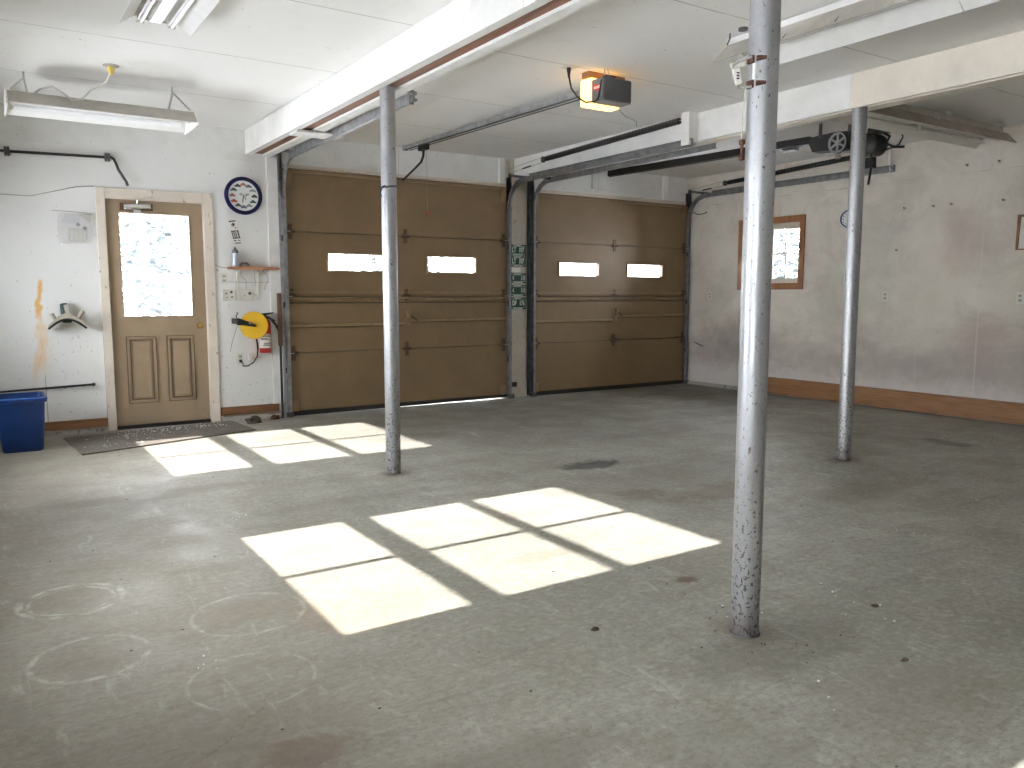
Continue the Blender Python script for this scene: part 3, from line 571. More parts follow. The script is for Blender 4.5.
obj('switch_box', MB().box(6.96, 7.1, 4.43, 4.58, 2.79, 2.84), M['black'], r, .006)
obj('limit_box', MB().box(6.98, 7.04, 4.52, 4.64, 2.48, 2.58), M['black'], r, .006)
obj('wire_drop', MB().tube([(7.0,4.56,2.62), (7.01,4.55,2.52), (7.0,4.56,2.40), (7.0,4.57,2.33)], .012, 6), M['black'], r)
obj('knob', MB().lathe([(.001,0),(.026,.004),(.03,.024),(.024,.04),(.001,.044)], (6.95,4.87,2.60), n=14), M['tan_hanger'], r)
obj('control_wire', MB().tube([(7.08,4.45,2.82), (7.17,4.44,2.85), (7.25,4.43,2.84), (7.28,4.42,2.77), (7.24,4.43,2.70), (7.14,4.44,2.66), (7.0,4.55,2.62)], .007, 6), M['black'], r)
obj('motor_lead', MB().tube([(7.06,4.47,2.79), (7.10,4.44,2.76), (7.08,4.46,2.70), (7.16,4.43,2.67), (7.30,4.42,2.685)], .013, 6), M['black'], r)
for y in (5.1, 4.78): obj('hanger_strap', MB().box(7.0, 7.012, y, y+.03, 2.84, 2.98), M['dark_track'], r)

# ------------------------------------------------------------------ fluorescent fixtures
def chain(pts, r_=.006):
    m = MB(); P = [Vector(p) for p in pts]
    for a, b in zip(P, P[1:]):
        n = max(2, int((b-a).length/.02))
        for k in range(n):
            c0, c1 = a.lerp(b, k/n), a.lerp(b, (k+1.15)/n); d = (c1-c0).normalized(); u = d.orthogonal().normalized()
            if k % 2: u = d.cross(u)
            q = [c0+u*.0045, c0.lerp(c1,.5)+u*.006, c1+u*.0045, c1-u*.0045, c0.lerp(c1,.5)-u*.006, c0-u*.0045, c0+u*.0045]
            m.tube(q, .0028, 4)
    return m
GL = 'fluorescent fixtures on the ceiling'
# hung shop light over the entry door (runs along X)
r = thing('shop_light', (.9,7.15,2.7), 'white two-tube shop light hung on chains above the entry door', 'light fixture', GL)
xa, xb = .25, 1.535; prof = [(6.9,2.68), (7.0,2.775), (7.3,2.775), (7.4,2.68), (7.396,2.677), (7.298,2.769), (7.002,2.769), (6.904,2.677)]
obj('reflector', MB().prism([(xa,y,z) for y, z in prof], (xb-xa,0,0)), M['taupe'], r)
o = obj('reflector_lining', MB().prism([(xa+.004,y,z) for y, z in [(6.908,2.676), (7.004,2.766), (7.296,2.766), (7.392,2.676), (7.39,2.674), (7.294,2.763), (7.006,2.763), (6.91,2.674)]], (xb-xa-.008,0,0)), M['white'], r)
for x0 in (xa-.012, xb): obj('end_plate', MB().prism([(x0,6.893,2.665), (x0,7.0,2.782), (x0,7.3,2.782), (x0,7.407,2.665)], (.012,0,0)), M['white'], r)
obj('ballast_cover', MB().box(xa+.01, xb-.01, 7.08, 7.22, 2.735, 2.764), M['white'], r, .006)
for y in (7.03, 7.27):
    tb = obj('tube', MB().cyl((xa+.05,y,2.716), (xb-.05,y,2.716), .019, 16), M['tube'], r, smooth=True)
    [obj('lamp_holder', MB().box(x, x+.022, y-.02, y+.02, 2.69, 2.764), M['off'], tb) for x in (xa+.02, xb-.05)]
for hx, hy in ((.373,7.247), (1.395,7.096)):
    c = chain([(hx,hy,2.97), (hx,hy,2.93)]); obj('chain', c, M['steel'], r)
    c = chain([(hx,hy,2.93), (hx-.1 if hx < 1 else hx+.11, 7.0, 2.785)]); obj('chain', c, M['steel'], r)
    c = chain([(hx,hy,2.93), (hx+.03 if hx < 1 else hx-.01, 7.28, 2.785)]); obj('chain', c, M['steel'], r)
    m = MB().tube([(hx,hy,2.98), (hx+.006,hy,2.972), (hx,hy,2.962), (hx-.006,hy,2.97)], .0025, 5); obj('ceiling_hook', m, M['steel'], r)
obj('power_cord', MB().tube([(.42,7.1,2.785), (.47,7.06,2.825), (.54,7.0,2.84), (.60,6.97,2.80), (.66,6.96,2.75), (.73,6.95,2.765), (.79,6.9,2.83), (.84,6.85,2.855), (.88,6.79,2.875), (.905,6.74,2.935)], .007, 8), M['cord_white'], r, smooth=True)
r = thing('ceiling_outlet', (.905,6.72,2.98), 'round ceiling outlet with a yellow plug above the shop light', 'outlet')
obj('cover_plate', MB().lathe([(.001,0),(.055,0),(.052,.006),(.02,.008),(.001,.008)], (.905,6.72,2.98), (0,0,-1), 24), M['taupe'], r)
obj('plug', MB().lathe([(.024,0),(.026,.015),(.02,.04),(.012,.055),(.001,.056)], (.905,6.725,2.972), (0,0,-1), 14), M['ivory'], r, smooth=True)
# surface fixtures running along Y
def strip(x, hw, y0, y1, zt, label, joint=None, low=.10, outer=None, hx=.06, tu=.05):
    r = thing('fluorescent_light', (x,(y0+y1)/2,zt), label, 'light fixture', GL)
    zl = zt-low
    obj('housing', MB().box(x-hx, x+hx, y0, y1, zt-.05, zt), M['white'] if outer else M['taupe'], r, .004)
    segs = [(y0,y1)] if joint is None else [(y0,joint-.004), (joint+.004,y1)]
    for a, b in segs:
        for s in (-1, 1):
            pr = [(x+s*hx,zt-.045), (x+s*hw,zl), (x+s*(hw+.004),zl+.001), (x+s*(hx+.004),zt-.04)]
            obj('reflector', MB().prism([(u,a,v) for u, v in pr], (0,b-a,0)), M['white'] if outer is None or s > 0 else outer, r)
    for u in (x-tu, x+tu):
        for a, b in segs:
            tb = obj('tube', MB().cyl((u,a+.05,zt-.075), (u,b-.05,zt-.075), .019, 16), M['tube'], r, smooth=True)
            [obj('lamp_holder', MB().box(u-.02, u+.02, q, q+.022, zt-.095, zt-.045), M['off'], tb) for q in (a+.02, b-.042)]
    obj('ballast_cover', MB().prism([(x-.05,y0+.02,zt-.05), (x-.03,y0+.02,zt-.07), (x+.03,y0+.02,zt-.07), (x+.05,y0+.02,zt-.05)], (0,y1-y0-.04,0)), M['white'], r)
    for yy, s in ((y0,-1), (y1,1)): obj('end_plate', MB().box(x-hx-.005, x+hx+.005, yy, yy+s*.003, zt-.06, zt), M['white'] if outer else M['off'], r)
    return r
strip(.967, .2, 2.9, 5.32, ZC, 'open two-tube light fixture at the top left edge', None, .11, hx=.115, tu=.086)
r = strip(4.24, .195, 1.3, 3.78, ZC-.012, 'long white two-tube fixture behind the foreground post', 2.39, .17, outer=M['taupe'])  # taupe puts the shade of the outer wing into its colour
obj('hanger_hook', MB().tube([(4.13,3.72,2.98), (4.14,3.73,2.95), (4.15,3.76,2.92)], .006, 6), M['dark_track'], r)
obj('ceiling_boss', MB().cyl((4.12,3.605,2.965), (4.12,3.605,2.98), .03, 12), M['dark_track'], r)
[obj('vent_slot', MB().tube([(4.06,y,2.818), (4.12,y+.01,2.868), (4.17,y,2.912)], .004, 6), M['dark_track'], r) for y in (2.9,3.25,2.0)]
# light in the right bay (runs along X)
r = thing('fluorescent_light', (7.4,4.2,2.9), 'long fluorescent fixture behind the right beam near the right wall', 'light fixture', GL)
xa, xb = 5.95, 8.52
obj('housing', MB().box(xa+.1, xb-.05, 4.11, 4.25, 2.885, 2.945), M['taupe'], r, .004)
obj('reflector', MB().prism([(xa,y,z) for y, z in [(3.995,2.78), (4.09,2.885), (4.27,2.885), (4.272,2.881), (4.092,2.881), (3.998,2.776)]], (xb-xa,0,0)), M['brown_shaded'], r)  # brown colour holds the shade on the near wing
obj('reflector', MB().prism([(xa,y,z) for y, z in [(4.27,2.885), (4.375,2.78), (4.372,2.776), (4.266,2.881)]], (xb-xa-.02,0,0)), M['off'], r)
for y in (4.1, 4.26):
    for a, b in ((xa+.05,(xa+xb)/2-.03), ((xa+xb)/2+.03,xb-.15)):
        tb = obj('tube', MB().cyl((a,y,2.815), (b,y,2.815), .019, 14), M['off'], r, smooth=True)
        [obj('lamp_holder', MB().box(q, q+.022, y-.02, y+.02, 2.795, 2.882), M['off'], tb) for q in (a-.01, b-.012)]
m = MB().box(7.46, 7.56, 4.13, 4.23, 2.945, 2.98).box(8.36, 8.5, 4.13, 4.23, 2.945, 2.98); obj('ceiling_mount', m, M['white'], r)

# ------------------------------------------------------------------ things on the front wall, left of the door
m = MB().tube([(.02,8.5,2.50), (.12,8.5,2.53), (.2,8.5,2.562), (.225,8.5,2.565), (.274,8.5,2.565), (1.071,8.5,2.585), (1.10,8.5,2.588), (1.125,8.5,2.575), (1.145,8.5,2.53), (1.16,8.5,2.48), (1.195,8.5,2.42), (1.225,8.5,2.37), (1.235,8.5,2.335)], .0125, 10)
r = thing('sway_bar', (.65,8.5,2.57), 'bent black metal bar hung high on the wall above the entry door', 'metal bar')
obj('bar', m, M['black'], r, smooth=True)
for x, z in ((.274,2.565), (1.071,2.585)):
    obj('bushing', MB().lathe([(.014,-.022),(.04,-.02),(.044,-.006),(.034,0),(.044,.006),(.04,.02),(.014,.022)], (x,8.5,z), (1,0,.02), 18), M['dark_gray'], r)
    obj('wall_peg', MB().cyl((x+.03,8.55,z-.02), (x+.03,8.48,z-.02), .006, 8), M['steel'], r)
o = obj('phone_wire', MB().tube([(-.9,8.545,2.21), (.203,8.545,2.195), (.431,8.545,2.193), (.671,8.545,2.262), (.8,8.545,2.30), (.95,8.545,2.318)], .0035, 6), M['wire']); tag(o, 'thin gray wire running along the wall left of the door', 'wire')
o = obj('phone_wire', MB().tube([(2.02,8.545,1.62), (2.03,8.54,1.60), (2.08,8.535,1.585), (2.14,8.53,1.58)], .0035, 6), M['wire']); tag(o, 'thin wire between door casing and the small wood shelf', 'wire')
r = thing('plastic_bag', (.77,8.54,1.78), 'clear plastic bag of papers pinned left of the entry door', 'bag')
def sheet(pts, d=-.004):
    return MB().prism(pts, (0,d,0))
obj('film', sheet([(.645,8.532,2.06), (.915,8.53,2.056), (.915,8.51,1.95), (.892,8.515,1.782), (.638,8.53,1.778), (.63,8.52,1.92)], .003), M['bag'], r)
obj('paper', sheet([(.70,8.546,2.045), (.84,8.546,2.05), (.80,8.546,1.96), (.66,8.546,1.97)]), M['paper'], r)
obj('paper', sheet([(.72,8.54,1.925), (.88,8.54,1.92), (.875,8.54,1.80), (.715,8.54,1.795)]), M['bag_card'], r)
m = MB(); [m.box(.735+.035*k, .755+.035*k, 8.533, 8.535, 1.82, 1.90-.01*(k % 2)) for k in range(4)]; obj('small_packet', m, M['off'], r)
m = MB(); [m.lathe([(.001,0),(.018,0),(.018,.003),(.001,.003)], p, (0,-1,0), 12) for p in ((.80,8.535,1.955), (.855,8.535,1.925))]; obj('sticker', m, M['dark_gray'], r)
obj('fold', sheet([(.80,8.515,2.05), (.915,8.512,2.05), (.90,8.51,1.97)], .002), M['taupe'], r)
obj('top_rail', MB().tube([(.6,8.53,2.075), (.76,8.525,2.07), (.93,8.53,2.062)], .003, 6), M['wire'], r)
r = thing('hose_hanger', (.66,8.55,1.05), 'curved tan metal hose hanger screwed to the wall left of the door', 'hose hanger')
arc = [(.50+.31*k/12, 1.005+.085*math.sin(PI*k/12)) for k in range(13)]
obj('saddle', MB().prism([(x,8.40,z) for x, z in arc] + [(x,8.40,z-.012) for x, z in arc[::-1]], (0,.12,0)), M['tan_hanger'], r)
obj('flange', MB().prism([(x,8.395,z+.055-.03*abs(x-.655)/.155) for x, z in arc] + [(x,8.395,z) for x, z in arc[::-1]], (0,.012,0)), M['tan_hanger'], r)
obj('saddle_edge', MB().tube([(x,8.398,z-.006) for x, z in arc], .011, 6), M['black'], r)
for x0, x1, z0, z1 in ((.565,.53,1.06,1.135), (.735,.785,1.075,1.16)):
    obj('lug', MB().tube([(x0,8.42,z0), ((x0+x1)/2,8.415,(z0+z1)/2), (x1,8.41,z1)], [.02,.02,.02], 10), M['tan_hanger'], r, smooth=True)
obj('back_plate', MB().prism([(.612,8.47,1.225), (.665,8.47,1.235), (.70,8.47,1.05), (.625,8.47,1.05)], (0,.075,0)), M['hanger_green'], r, .01)
obj('red_spot', MB().lathe([(.001,0),(.008,0),(.008,.003),(.001,.003)], (.662,8.47,1.14), (0,-1,0), 10), M['red_plastic'], r)
obj('face_plate', MB().prism([(.635,8.464,1.215), (.672,8.464,1.22), (.692,8.464,1.1), (.655,8.464,1.09)], (0,.01,0)), M['taupe'], r)
r = thing('steel_rod', (.45,8.52,.45), 'dark steel rod lying level low on the wall above the blue bin', 'rod')
obj('rod', MB().tube([(-.6,8.515,.418), (.05,8.515,.437), (.845,8.515,.462)], .010, 8), M['black'], r); obj('tip', MB().lathe([(.012,0),(.016,.01),(.016,.02),(.004,.03)], (.838,8.515,.462), (1,0,.03), 10), M['black'], r)
obj('wall_peg', MB().cyl((.15,8.55,.43), (.15,8.50,.43), .005, 6).cyl((.80,8.55,.452), (.80,8.50,.452), .005, 6), M['steel'], r)
# recycling bin
r = thing('recycling_bin', (.2,7.95,0), 'blue plastic recycling bin standing against the left end of the wall', 'bin')
def rr(x0, x1, y0, y1, z, c=.03):
    out = []
    for cx, cy, a0 in ((x1-c,y1-c,0), (x0+c,y1-c,90), (x0+c,y0+c,180), (x1-c,y0+c,270)):
        out += [(cx+c*math.cos(math.radians(a0+30*k)), cy+c*math.sin(math.radians(a0+30*k)), z) for k in range(4)]
    return out
bx = lambda z, d=0: rr(.075-.05*z/.45+d, .378+.025*z/.45-d, 7.755-.05*z/.45+d, 8.12+.05*z/.45-d, z)
obj('body', MB().loft([bx(.0), bx(.43)]), M['blue'], r) if False else None
m = MB(); m.loft([bx(.012,.004), bx(.0,.012)][::-1] + [bx(.22), bx(.45), bx(.45,.006), bx(.2,.006), bx(.016,.01)]); obj('body', m, M['blue'], r, smooth=True)
m = MB(); m.loft([bx(.418,-.002), bx(.42,-.016), bx(.452,-.018), bx(.458,-.012), bx(.458,.004), bx(.44,.004)], cap=False); obj('rim', m, M['blue'], r, smooth=True)
# door mat with snow crumbs
o = obj('door_mat', MB().prism([(.555,8.27,.001), (.617,7.33,.001), (2.156,7.79,.001), (2.10,8.47,.001)], (0,0,.012)), M['mat'], None, .004); tag(o, 'dark worn door mat with pale crumbs in front of the entry door', 'mat')
bm = bmesh.new()
for k in range(200):
    c = random.choice(((1.28,8.22,.28,.1), (1.05,8.0,.35,.2), (1.5,8.3,.35,.08), (.95,7.6,.3,.08), (1.8,8.2,.2,.12)))
    p = (random.gauss(c[0], c[2]*.6), random.gauss(c[1], c[3]*.6), .018)
    if not (.62 < p[0] < 2.05 and 7.45 + (p[0]-.6)*.3 < p[1] < 8.4): continue
    s = random.uniform(.002, .006)
    bmesh.ops.create_icosphere(bm, subdivisions=1, radius=s, matrix=Matrix.Translation(p) @ Matrix.Diagonal((1.5,1.2,.6,1)))
o = obj('debris', bm, M['flake']); tag(o, 'pale crumbs scattered over the door mat', 'debris', kind='stuff')

# ------------------------------------------------------------------ things on the front wall, right of the door
r = thing('wall_clock', (2.32,8.52,2.32), 'round wall clock with navy rim and little car pictures', 'clock')
cx, cz, yc = 2.322, 2.318, YW
obj('rim', MB().lathe([(.15,0),(.187,0),(.193,.012),(.188,.03),(.17,.037),(.155,.03),(.152,.02),(.15,0)], (cx,yc,cz), (0,-1,0), 48), M['navy'], r, smooth=True)
obj('dial', MB().lathe([(.001,0),(.154,0),(.154,.014),(.001,.014)], (cx,yc,cz), (0,-1,0), 40), M['face'], r)
cols = [(.5,.16,.1), (.1,.13,.12), (.3,.34,.33), (.03,.04,.04), (.04,.09,.08), (.25,.3,.25), (.1,.13,.2), (.06,.1,.08), (.45,.09,.05), (.4,.14,.12), (.04,.13,.09), (.06,.06,.07)]
for k in range(12):
    a = PI/2 - 2*PI*k/12; px, pz = cx+.113*math.cos(a)*.98, cz+.113*math.sin(a); L = .066 if k % 3 else .06
    y = yc-.0145; m = MB().prism([(px-L/2,y,pz-.011), (px+L/2,y,pz-.011), (px+L/2,y,pz+.002), (px+L*.28,y,pz+.006), (px+L*.15,y,pz+.018), (px-L*.2,y,pz+.018), (px-L*.3,y,pz+.004), (px-L/2,y,pz+.003)], (0,-.0006,0))
    for sx in (-.3,.3): m.lathe([(.0005,0),(.0062,0),(.0062,.0007),(.0005,.0007)], (px+sx*L,y,pz-.009), (0,-1,0), 8)
    obj('car_picture', m, plain('car_ink_%d' % k, cols[k], .5), r)
m = MB(); y = yc-.0145
for p in ([(-.045,.02),(-.02,.03),(.0,.01),(-.03,-.002)], [(.01,.02),(.045,.025),(.05,.008),(.012,.004)], [(-.006,.0),(.006,.0),(.002,-.055),(-.016,-.06)], [(.012,-.01),(.03,-.015),(.024,-.045),(.014,-.04)]): m.prism([(cx+a,y,cz+b) for a, b in p], (0,-.0006,0))
obj('center_print', m, plain('gray_print', (.42,.44,.43), .5), r)
obj('hand', MB().prism([(cx-.004,y-.003,cz-.015), (cx+.004,y-.003,cz-.015), (cx+.058,y-.003,cz+.018), (cx+.054,y-.003,cz+.024)], (0,-.001,0)), M['ink'], r)
obj('hand', MB().prism([(cx-.004,y-.005,cz+.012), (cx+.005,y-.005,cz+.012), (cx-.012,y-.005,cz-.078), (cx-.017,y-.005,cz-.076)], (0,-.001,0)), M['ink'], r)
r = thing('sticker_strip', (2.23,8.55,1.94), 'tilted white sticker strip with black print under the clock', 'sticker')
A, B, Cc, D = Vector((2.155,8.548,2.06)), Vector((2.24,8.548,2.075)), Vector((2.30,8.548,1.822)), Vector((2.215,8.548,1.812))
obj('strip', MB().prism([A, B, Cc, D], (0,-.001,0)), M['label'], r)
def q(u, v): return A.lerp(B, u).lerp(D.lerp(Cc, u), v) + Vector((0,-.0012,0))
m = MB()
for u0, u1, v0, v1 in ((.1,.9,.02,.07), (.3,.75,.15,.19), (.45,.62,.11,.25), (.25,.5,.22,.25), (.05,.95,.42,.46), (.08,.2,.46,.72), (.3,.42,.46,.7), (.5,.62,.48,.72), (.75,.92,.46,.72), (.05,.95,.7,.74), (.1,.4,.8,.84), (.55,.9,.8,.83), (.15,.85,.9,.94), (.6,.8,.3,.33)):
    m.prism([q(u0,v0), q(u1,v0), q(u1,v1), q(u0,v1)], (0,-.0006,0))
obj('print', m, M['ink'], r)
r = thing('wall_shelf', (2.38,8.5,1.58), 'small wood shelf on two white brackets under the clock', 'shelf')
obj('board', MB().box(2.135, 2.63, 8.40, 8.548, 1.566, 1.592), M['shelf_wood'], r, .003)
for x in (2.232, 2.443):
    obj('bracket', MB().box(x-.011, x+.011, 8.535, 8.548, 1.255, 1.565).prism([(x-.009,8.535,1.565), (x-.009,8.41,1.565), (x-.009,8.42,1.552), (x-.009,8.52,1.535), (x-.009,8.535,1.50)], (.018,0,0)), M['off'], r, .002)
r = thing('spray_can', (2.205,8.49,1.592), 'gray spray can with dome cap standing on the wood shelf', 'spray can')
obj('can_body', MB().lathe([(.001,0),(.031,0),(.033,.004),(.033,.13),(.03,.137),(.03,.139)], (2.205,8.49,1.592), n=24), M['can'], r, smooth=True)
obj('can_cap', MB().lathe([(.032,0),(.032,.012),(.026,.03),(.014,.042),(.009,.046),(.009,.06),(.001,.061)], (2.205,8.49,1.73), n=24), M['mid_gray'], r, smooth=True)
o = obj('tape_roll', MB().lathe([(.022,0),(.05,0),(.05,.03),(.03,.045),(.022,.045),(.022,0)], (2.29,8.475,1.592), n=28), M['amber']); tag(o, 'dark brown tape roll lying beside the spray can on the shelf', 'tape roll')
def outlet(x, z, label, mm=None, y=YW, axis='Y', s=1):
    r = thing('wall_outlet', (x,y,z) if axis == 'Y' else (y,x,z), label, 'outlet', 'electrical plates')
    def bx_(m, a0, a1, d0, d1, z0, z1): return m.box(x+a0, x+a1, y-d1, y-d0, z+z0, z+z1) if axis == 'Y' else m.box(y-d1, y-d0, x+a0, x+a1, z+z0, z+z1)
    obj('cover_plate', bx_(MB(), -.036, .036, 0, .006, -.058, .058), mm or M['off'], r, .003)
    for dz in (-.022, .022):
        so = obj('socket', bx_(MB(), -.017, .017, .006, .009, dz-.015, dz+.015), M['taupe'], r, .003)
        obj('slot', bx_(bx_(MB(), -.009, -.005, .009, .0095, dz-.007, dz+.008), .005, .009, .009, .0095, dz-.007, dz+.008), M['ink'], so)
    return r
outlet(2.10, 1.475, 'white duplex outlet just right of the door casing under the shelf')
outlet(2.232, .645, 'white outlet with a black plug below the yellow reel')
outlet(8.07, 1.296, 'outlet on the right wall near the far corner', y=XW, axis='X')
outlet(5.395, 1.29, 'outlet on the right wall beside a blank plate', y=XW, axis='X')
outlet(3.95, 1.275, 'outlet on the right wall at the photo edge', y=XW, axis='X')
o = obj('blank_plate', MB().box(XW-.006, XW, 5.535, 5.607, 1.225, 1.345), M['right'], None, .003); tag(o, 'painted-over blank plate on the right wall beside an outlet', 'plate')
for a, lab in ((2.08, 'off-white control box with dark buttons nearest the entry door'), (2.262, 'off-white control box with a dark dial under the wood shelf')):
    r = thing('control_box', (a+.058,8.55,1.3), lab, 'control box')
    obj('case', MB().box(a, a+.116, 8.522, 8.55, 1.248, 1.363), M['off'], r, .005)
    m = MB(); [m.lathe([(.001,0),(rr_,0),(rr_*.9,.006),(.001,.007)], (a+u,8.522,v), (0,-1,0), 12) for u, v, rr_ in (((.03,1.32,.009), (.08,1.335,.014), (.035,1.28,.007), (.085,1.285,.01)) if a < 2.2 else ((.085,1.322,.016), (.03,1.30,.006)))]
    obj('button', m, M['dark_gray'], r)
o = obj('loose_wires', MB().tube([(2.26,8.53,1.56), (2.27,8.53,1.50), (2.31,8.53,1.46), (2.315,8.53,1.42), (2.31,8.52,1.365)], .003, 5).tube([(2.41,8.53,1.56), (2.40,8.53,1.50), (2.415,8.53,1.44), (2.41,8.53,1.40)], .003, 5).tube([(2.45,8.53,1.55), (2.49,8.53,1.555), (2.53,8.53,1.52), (2.54,8.53,1.46), (2.51,8.53,1.40), (2.505,8.53,1.36)], .0035, 5).tube([(2.13,8.535,1.44), (2.3,8.535,1.435), (2.6,8.535,1.44)], .0025, 5).tube([(2.34,8.52,1.33), (2.38,8.525,1.325), (2.42,8.53,1.30), (2.43,8.53,1.26)], .003, 5), M['wire'])
o.name = 'bell_wire'; tag(o, 'tangle of thin gray bell wire hanging under the shelf', 'wire')
n_before = set(bpy.data.objects)
# cord reel
r = thing('cord_reel', (2.39,8.5,1.0), 'yellow round cord reel with a black arm on the wall', 'cord reel')
obj('reel_disc', MB().lathe([(.001,0),(.138,0),(.142,.006),(.142,.02),(.136,.028),(.03,.03),(.001,.03)], (2.388,8.47,.995), (0,-1,0), 48), M['yellow'], r, smooth=True)
obj('drum', MB().lathe([(.001,0),(.09,0),(.09,.06),(.001,.06)], (2.388,8.53,.995), (0,-1,0), 24), M['black'], r)
obj('arm', MB().prism([(2.205,8.432,1.07), (2.225,8.432,1.072), (2.27,8.432,1.055), (2.395,8.432,1.002), (2.405,8.432,.987), (2.39,8.432,.978), (2.27,8.432,.998), (2.225,8.432,1.0), (2.205,8.432,1.002)], (0,-.02,0)), M['black'], r, .006)
obj('arm_mount', MB().box(2.207, 2.235, 8.43, 8.635, 1.01, 1.065), M['black'], r, .004)
obj('pivot', MB().lathe([(.001,0),(.013,0),(.011,.006),(.001,.007)], (2.335,8.412,1.022), (0,-1,0), 12), M['steel'], r)
obj('hang_hook', MB().tube([(2.225,8.5,1.07), (2.222,8.5,1.10), (2.24,8.5,1.115), (2.228,8.5,1.13)], .005, 6), M['black'], r)
obj('pull_wire', MB().tube([(2.22,8.46,1.0), (2.20,8.47,.93), (2.165,8.50,.80), (2.15,8.5,.73)], .003, 5), M['wire'], r)
o = obj('feed_cord', MB().tube([(2.415,8.5,.875), (2.425,8.49,.80), (2.43,8.5,.74)], .009, 8).tube([(2.43,8.5,.74), (2.42,8.5,.67), (2.38,8.5,.61), (2.32,8.5,.575), (2.27,8.5,.578), (2.30,8.59,.595), (2.282,8.62,.615)], .0065, 8).lathe([(.016,0),(.017,.015),(.008,.03)], (2.282,8.626,.62), (0,-1,0), 10), M['black'], r, smooth=True); o['label'] = 'black cord bowing down to the outlet'
for o_ in set(bpy.data.objects) - n_before:
    if o_.parent is None: o_.location += Vector((-.05,-.085,.0))
o = obj('white_plug', MB().box(2.315, 2.375, 8.51, 8.55, .63, .70).box(2.33, 2.36, 8.49, 8.51, .645, .685), M['off'], None, .006); o.name = 'plug_adapter'; tag(o, 'small white plug adapter on the wall under the yellow reel', 'adapter')
# extinguisher
r = thing('fire_extinguisher', (2.52,8.47,.7), 'red fire extinguisher with white label behind the yellow reel', 'fire extinguisher')
ex, ey = 2.478, 8.486
obj('cylinder', MB().lathe([(.001,0),(.056,0),(.061,.008),(.061,.30),(.056,.33),(.035,.355),(.02,.365),(.001,.366)], (ex,ey,.70), n=32), M['red'], r, smooth=True)
m = MB(); n = 20; ring = lambda z: [(ex+.0618*math.cos(a), ey+.0618*math.sin(a), z) for a in (PI*1.02+PI*.96*k/n for k in range(n+1))]
m.loft([ring(.752), ring(.90)], cap=False, closed=False); lb = obj('label_wrap', m, M['label'], r, smooth=True)
m = MB()
for z, a0, a1 in ((.885,1.2,1.8), (.87,1.25,1.7), (.85,1.15,1.55), (.84,1.15,1.6), (.79,1.35,1.75), (.80,1.35,1.8), (.775,1.3,1.8)):
    q0 = [(ex+.0624*math.cos(PI*(a0+(a1-a0)*k/8)), ey+.0624*math.sin(PI*(a0+(a1-a0)*k/8)), z) for k in range(9)]
    m.loft([q0, [(x, y, z_+.006) for x, y, z_ in q0]], cap=False, closed=False)
obj('label_print', m, M['ink'], lb)
obj('valve', MB().lathe([(.018,0),(.018,.03),(.012,.04),(.012,.055)], (ex,ey,1.062), n=14), M['black'], r)
obj('handle', MB().prism([(ex-.06,ey-.01,1.11), (ex-.02,ey-.01,1.115), (ex+.10,ey-.01,1.125), (ex+.10,ey-.01,1.115), (ex+.0,ey-.01,1.09), (ex-.04,ey-.01,1.085)], (0,.02,0)), M['black'], r, .003)
obj('lever', MB().prism([(ex,ey-.012,1.095), (ex+.115,ey-.012,1.04), (ex+.112,ey-.012,1.03), (ex-.005,ey-.012,1.08)], (0,.024,0)), M['black'], r, .003)
obj('hose', MB().tube([(ex+.0,ey-.02,1.085), (ex+.05,ey-.04,1.06), (ex+.10,ey-.045,1.0), (ex+.13,ey-.04,.955), (ex+.145,ey-.035,.93)], [.012,.012,.013,.017,.019], 10), M['black'], r, smooth=True)
obj('wall_hook', MB().box(ex-.03, ex+.03, 8.545, 8.55, .95, 1.1), M['steel'], r)
o = obj('wood_strip', MB().box(2.60, 2.642, 8.40, 8.435, .77, 1.325), M['brown_strip'], None, .003); tag(o, 'dark brown wood strip upright beside the left garage door track', 'wood strip')
o = obj('rubber_flap', MB().box(2.612, 2.626, 8.40, 8.435, .0, .77), M['rubber']); o.name = 'weather_strip'; tag(o, 'black weather strip below the brown wood strip by the left track', 'weather strip')
o = obj('gray_pipe', MB().tube([(2.652,8.42,0), (2.65,8.42,.768)], .011, 12), M['gray_post'], None, smooth=True); tag(o, 'short gray pipe standing by the left garage door track', 'pipe')
# clods and rubble by the baseboard
def clod(name, p, s, mm, label, cat, seed):
    bm = bmesh.new(); bmesh.ops.create_icosphere(bm, subdivisions=3, radius=1)
    for v in bm.verts:
        k = 1 + .45*mnoise.noise(v.co*1.6 + Vector((seed*3.1,0,0))); v.co = Vector((v.co.x*s[0]*k, v.co.y*s[1]*k, max(-.35, v.co.z*k)*s[2]))
    mnz = min(v.co.z for v in bm.verts)
    for v in bm.verts: v.co += Vector((p[0], p[1], -mnz))
    return tag(obj(name, bm, mm), label, cat)
clod('dirt_clod', (2.27,8.27), (.085,.06,.05), M['rock'], 'dark dirt clod on the floor right of the door mat', 'clod', 1)
clod('gravel_lump', (2.53,8.40), (.05,.04,.03), M['rust'], 'rusty lump on the floor at the foot of the left track', 'lump', 2)
clod('dry_leaf', (3.083,1.887), (.02,.014,.006), M['leaf'], 'curled dead leaf on the floor right of the foreground post', 'leaf', 3)
clod('dry_leaf', (2.706,1.53), (.018,.01,.005), M['leaf'], 'small dead leaf nearer the camera right of the foreground post', 'leaf', 4)
clod('dirt_clod', (1.94,2.35), (.016,.012,.008), M['rock'], 'small dark clod on the floor just below the large sun patch', 'clod', 5)
bm = bmesh.new()
for k in range(150):
    x, y = random.uniform(.1, 7.5), random.uniform(1.1, 7.2); s = random.uniform(.0015, .004)
    bmesh.ops.create_icosphere(bm, subdivisions=1, radius=s, matrix=Matrix.Translation((x,y,s*.4)) @ Matrix.Diagonal((1.7,1,.6,1)))
